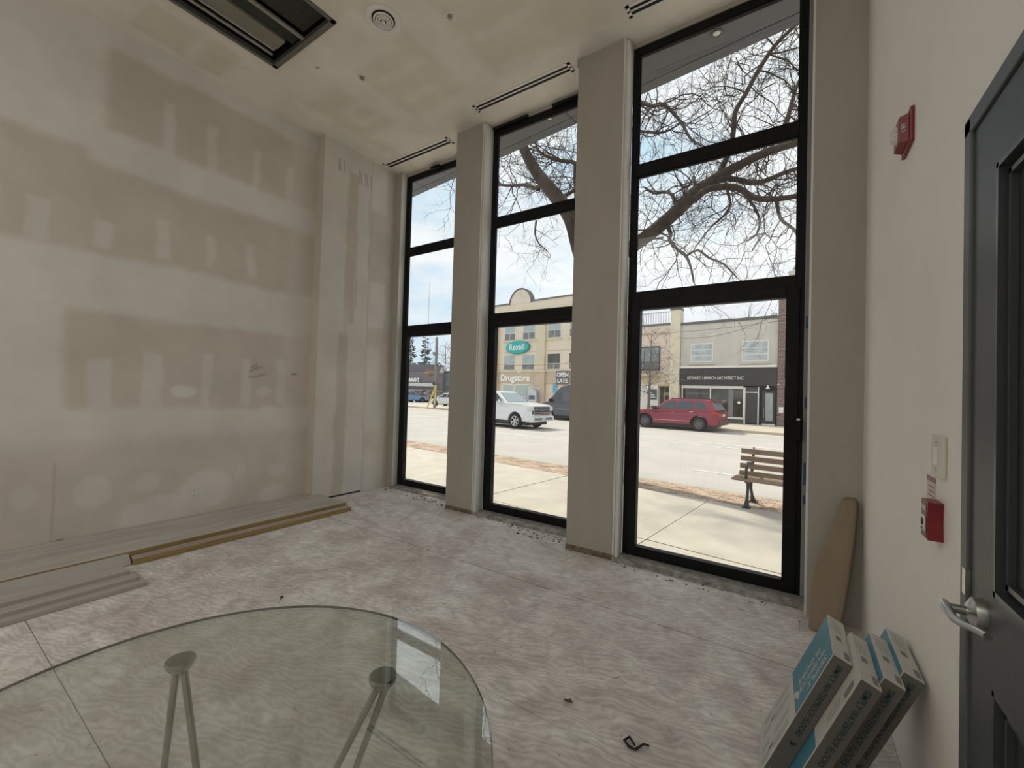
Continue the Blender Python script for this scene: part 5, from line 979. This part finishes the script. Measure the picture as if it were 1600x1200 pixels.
limbs = [
 ([base-Vector((0, 0, .1)), W(934, 680, tT), W(932, 560, tT), W(928, 480, tT), W(922, 425, tT)], [.30, .23, .215, .205, .20], 'trunk'),
 ([W(924, 445, tT), W(906, 388, 7.5), W(892, 340, 7.3), W(868, 306, 7.1), W(840, 272, 6.9), W(820, 236, 6.7), W(808, 200, 6.5), W(800, 160, 6.3)], [.19, .175, .16, .145, .12, .10, .085, .06], 'branch'),
 ([W(926, 455, tT), W(960, 408, 7.6), W(992, 383, 7.6), W(1025, 358, 7.6), W(1055, 332, 7.6), W(1085, 303, 7.55), W(1112, 284, 7.5), W(1150, 261, 7.4), W(1200, 237, 7.3), W(1258, 220, 7.2)], [.19, .14, .125, .125, .12, .125, .10, .07, .06, .045], 'branch'),
 ([W(1085, 312, 7.5), W(1108, 295, 7.4), W(1150, 293, 7.3), W(1178, 309, 7.2), W(1213, 311, 7.1), W(1256, 304, 7.0)], [.06, .055, .05, .045, .04, .03], 'branch'),
 ([W(1098, 292, 7.5), W(1138, 279, 7.6), W(1170, 285, 7.7), W(1195, 283, 7.8), W(1225, 270, 7.9), W(1262, 258, 8)], [.05, .042, .045, .04, .035, .025], 'branch'),
 ([W(1057, 322, 7.6), W(1050, 305, 7.7), W(1040, 300, 7.8), W(1022, 302, 7.9), W(1006, 292, 8)], [.04, .032, .03, .024, .014], 'branch'),
 ([W(1042, 350, 7.6), W(1048, 366, 7.5), W(1046, 375, 7.4), W(1060, 391, 7.35), W(1072, 400, 7.3), W(1080, 420, 7.2), W(1084, 442, 7.1)], [.04, .034, .032, .028, .026, .018, .012], 'branch'),
 ([W(1072, 400, 7.3), W(1090, 391, 7.2), W(1108, 403, 7.1), W(1130, 412, 7), W(1150, 432, 6.9)], [.022, .02, .018, .015, .01], 'branch'),
 ([W(1122, 275, 7.5), W(1140, 235, 7.3), W(1146, 205, 7.2), W(1149, 175, 7.1), W(1166, 145, 7.0), W(1185, 110, 6.9), W(1210, 72, 6.8), W(1240, 42, 6.7), W(1262, 20, 6.6)], [.05, .042, .038, .036, .034, .032, .028, .024, .018], 'branch'),
 ([W(940, 380, 7.7), W(960, 260, 7.5), W(978, 170, 7.3), W(1000, 160, 7.2), W(1020, 166, 7.1), W(1036, 163, 7.1), W(1062, 188, 7.0), W(1080, 218, 6.9), W(1100, 228, 6.8)], [.09, .06, .045, .036, .034, .03, .024, .02, .012], 'branch'),
 ([W(978, 200, 7.3), W(1000, 205, 7.2), W(1036, 207, 7.2), W(1062, 193, 7.2)], [.03, .024, .02, .01], 'branch'),
 ([W(1225, 205, 7.3), W(1232, 180, 7.4), W(1240, 150, 7.5), W(1252, 118, 7.6)], [.035, .032, .026, .02], 'branch'),
 ([W(1136, 296, 7.3), W(1141, 318, 7.2), W(1133, 335, 7.1), W(1114, 352, 7.0), W(1100, 368, 6.9), W(1084, 390, 6.8)], [.022, .022, .018, .015, .012, .008], 'branch'),
 ([W(1160, 300, 7.2), W(1178, 322, 7.1), W(1187, 345, 7.0), W(1182, 366, 6.9), W(1165, 378, 6.8)], [.024, .02, .017, .014, .008], 'branch'),
 ([W(1213, 311, 7.1), W(1220, 342, 7.0), W(1240, 358, 6.9), W(1250, 378, 6.8), W(1254, 410, 6.7)], [.028, .024, .02, .018, .012], 'branch'),
 ([W(1035, 372, 7.6), W(1020, 374, 7.7), W(1005, 385, 7.8)], [.018, .016, .01], 'branch'),
 ([W(842, 296, 7.0), W(822, 289, 7.1), W(800, 290, 7.2), W(778, 287, 7.3), W(760, 270, 7.4)], [.045, .038, .03, .028, .018], 'branch'),
 ([W(920, 400, 7.6), W(905, 330, 7.7), W(900, 280, 7.7), W(898, 255, 7.7), W(880, 252, 7.6), W(858, 246, 7.5), W(842, 236, 7.4), W(836, 220, 7.3)], [.12, .08, .06, .045, .04, .034, .028, .018], 'branch'),
 ([W(880, 308, 7.3), W(893, 300, 7.5), W(905, 293, 7.6)], [.05, .04, .03], 'branch'),
 ([W(838, 345, 7.0), W(836, 365, 6.9), W(842, 380, 6.8), W(855, 392, 6.7)], [.022, .018, .014, .01], 'branch'),
]
segs = []
for pts, rs, nm in limbs:
    o, r_ = limb(T, pts, rs); MB().tube(o, r_, 12 if rs[0] > .05 else 7).build(nm, BARK, TR, smooth=True, off=tuple(base)).matrix_parent_inverse = Matrix()
    if nm != 'trunk': segs.append((o, r_))
RR = T.r
for o, r_ in segs:
    L = sum((o[i+1]-o[i]).length for i in range(len(o)-1)); n = int(L*7)+2
    for _ in range(n):
        i = RR.randrange(max(1, len(o)//5), len(o)-1); d = (o[i+1]-o[i]).normalized(); side = Vector((RR.gauss(0, 1), RR.gauss(0, .8), RR.gauss(0, 1))).normalized()
        rr_ = r_[i]; ln = RR.uniform(.5, 1.5) if rr_ > .02 else RR.uniform(.35, .8)
        T.twig(o[i], d*.3+side, ln, min(.015, rr_*.5), 2, 4)
    T.twig(o[-1], o[-1]-o[-2], 1.0, min(.02, r_[-1]*.8), 2, 4)
# crown tips hanging into view from limbs above the soffit line
for px, py, t, dx in ((700, 250, 6.2, -1), (712, 275, 6.4, -1), (715, 300, 6.6, -1), (1000, 120, 7, 1), (1230, 60, 7.5, -1), (1150, 90, 6.8, 1), (1210, 130, 7.6, -1)):
    p = W(px, py, t); T.twig(p, Vector((dx*.6, RR.uniform(-.4, .4), RR.uniform(-.6, .3))), 1.1, .012, 2, 4)
for k in range(46):
    p = W(RR.uniform(760, 1290), RR.uniform(-120, 230), RR.uniform(6.6, 9.5)); T.twig(p, Vector((RR.gauss(0, 1), RR.gauss(0, .6), RR.uniform(-.5, .6))), RR.uniform(.9, 1.6), .011, 2, 4)
T.tw.build('twigs', TW, TR, off=tuple(base))['kind'] = 'stuff'
def bare_tree(s, t, z, h, label, seed, m, spread=.5, r=.1, lean=0, n=16, d=2, k=4, name='bare_tree', group=None, c0=.35):
    A_ = sthing(name, s, t, z, label, 'tree', group); T_ = Tree(seed); R_ = T_.r
    tr_ = [Vector((0, 0, 0)), Vector((lean*.3, 0, h*.3)), Vector((lean*.5, .05, h*.6)), Vector((lean, 0, h*.97))]
    o, rs = limb(T_, tr_, [r, r*.8, r*.5, r*.12]); MB().tube(o, rs, 8).build('trunk', m, A_, smooth=True)
    for i in range(n):
        f = c0+(1-c0)*i/n; q = o[min(len(o)-1, int(f*(len(o)-1)))]; a = R_.uniform(0, 2*PI)
        T_.twig(q, Vector((math.cos(a), math.sin(a), .7)), h*spread*(1.1-f*.6), r*.28, d, k, .45)
    T_.tw.build('twigs', m, A_)['kind'] = 'stuff'; return A_
LT = mat('pale_tree_bark', (.20, .165, .15), .95, 0, .2, 4)
q = onstreet(1013, 640, 25.2); bare_tree(q[0], 25.2, GZ, 5.6, 'small bare street tree in front of the pink beige building', 5, mat('mauve_bark', (.17, .15, .135), .95, 0, .2, 4), .36, .11, .1, 20, 2, 4, name='street_tree')
for i, (px, T_, h, lb) in enumerate(((640, 66, 15.5, 'tall sparse conifer behind the left end of the strip mall'), (663, 70, 15.5, 'slim conifer rising behind the middle of the strip mall'))):
    q = onstreet(px, 600, T_); A_ = sthing('conifer', q[0], T_, RZ, lb, 'tree', 'trees beyond the strip mall'); b = MB(); rr = random.Random(i+3)
    MB().cyl((0, 0, 0), (0, 0, h), .3, .05, n=8).build('trunk', mat('conifer_trunk', (.16, .14, .12), .9), A_)
    for _ in range(120):
        z = rr.uniform(h*.3, h); a = rr.uniform(0, 2*PI); L = ((h-z)*.16+.5)*rr.uniform(.3, 1.5)+.2; c_, s_ = math.cos(a), math.sin(a); w_ = .07+L*.07
        b.add([(0, 0, z), (c_*L*.6-s_*w_, s_*L*.6+c_*w_, z-.1*L), (c_*L, s_*L, z-.05*L+rr.uniform(-.2, .2)), (c_*L*.6+s_*w_, s_*L*.6-c_*w_, z-.1*L), (c_*L*.6, s_*L*.6, z-.35*L)], [(0, 1, 2), (0, 2, 3), (0, 4, 1), (0, 3, 4), (1, 4, 2), (2, 4, 3)])
    b.build('needles', mat('conifer_green', (.115, .125, .105), .9, 0, .3, 2), A_)['kind'] = 'stuff'
for i, (px, T_, h, lb) in enumerate(((678, 62, 10.5, 'bare tree just behind the utility pole'), (694, 64, 13, 'bare rounded tree above the pale blue grey building'), (705, 58, 11, 'bare tree at the right edge of the leftmost window'))):
    q = onstreet(px, 600, T_); bare_tree(q[0], T_, RZ, h, lb, 20+i, mat('far_bark', (.25, .22, .20), .95), .42, .22, .2, 16, 1, 5, group='trees beyond the strip mall', c0=.3)
q = onstreet(1165, 492, 46); bare_tree(q[0], 46, GZ, q[2]+.9-GZ, 'bare treetop showing above the grey stucco building roof', 40, mat('far_bark', (.3, .3, .3)), .30, .2, .3, 18, 1, 5, c0=.55, name='bare_tree')
# radio mast on the horizon
q = onstreet(671.5, 440, 80); mt = sthing('radio_mast', q[0], 80, RZ, 'thin radio mast rising far beyond the strip mall', 'mast'); MB().cyl((0, 0, 0), (0, 0, q[2]+.3), .10, .05, n=6).build('mast_pole', mat('mast_grey', (.35, .37, .42), .6), mt)
# distant ground so that the horizon closes
g_ = MB().box((-160, 42, RZ-.4), (160, 260, RZ-.02)).xf(lambda p: Vector(street(p[0], p[1], p[2]))).build('far_ground', mat('far_ground', (.34, .32, .28), 1)); struct(g_)

# prints, screw heads and beads too small to pick apart
for o in bpy.data.objects:
    if o.name.split('.')[0] in ('faint_print', 'end_print', 'small_print', 'escutcheon_slot', 'plate_screw', 'printed_line', 'red_bar', 'socket_slot', 'glazing_bead', 'handle_print', 'sprinkler_body', 'end_code_block', 'leaf_emblem'): o['kind'] = 'stuff'
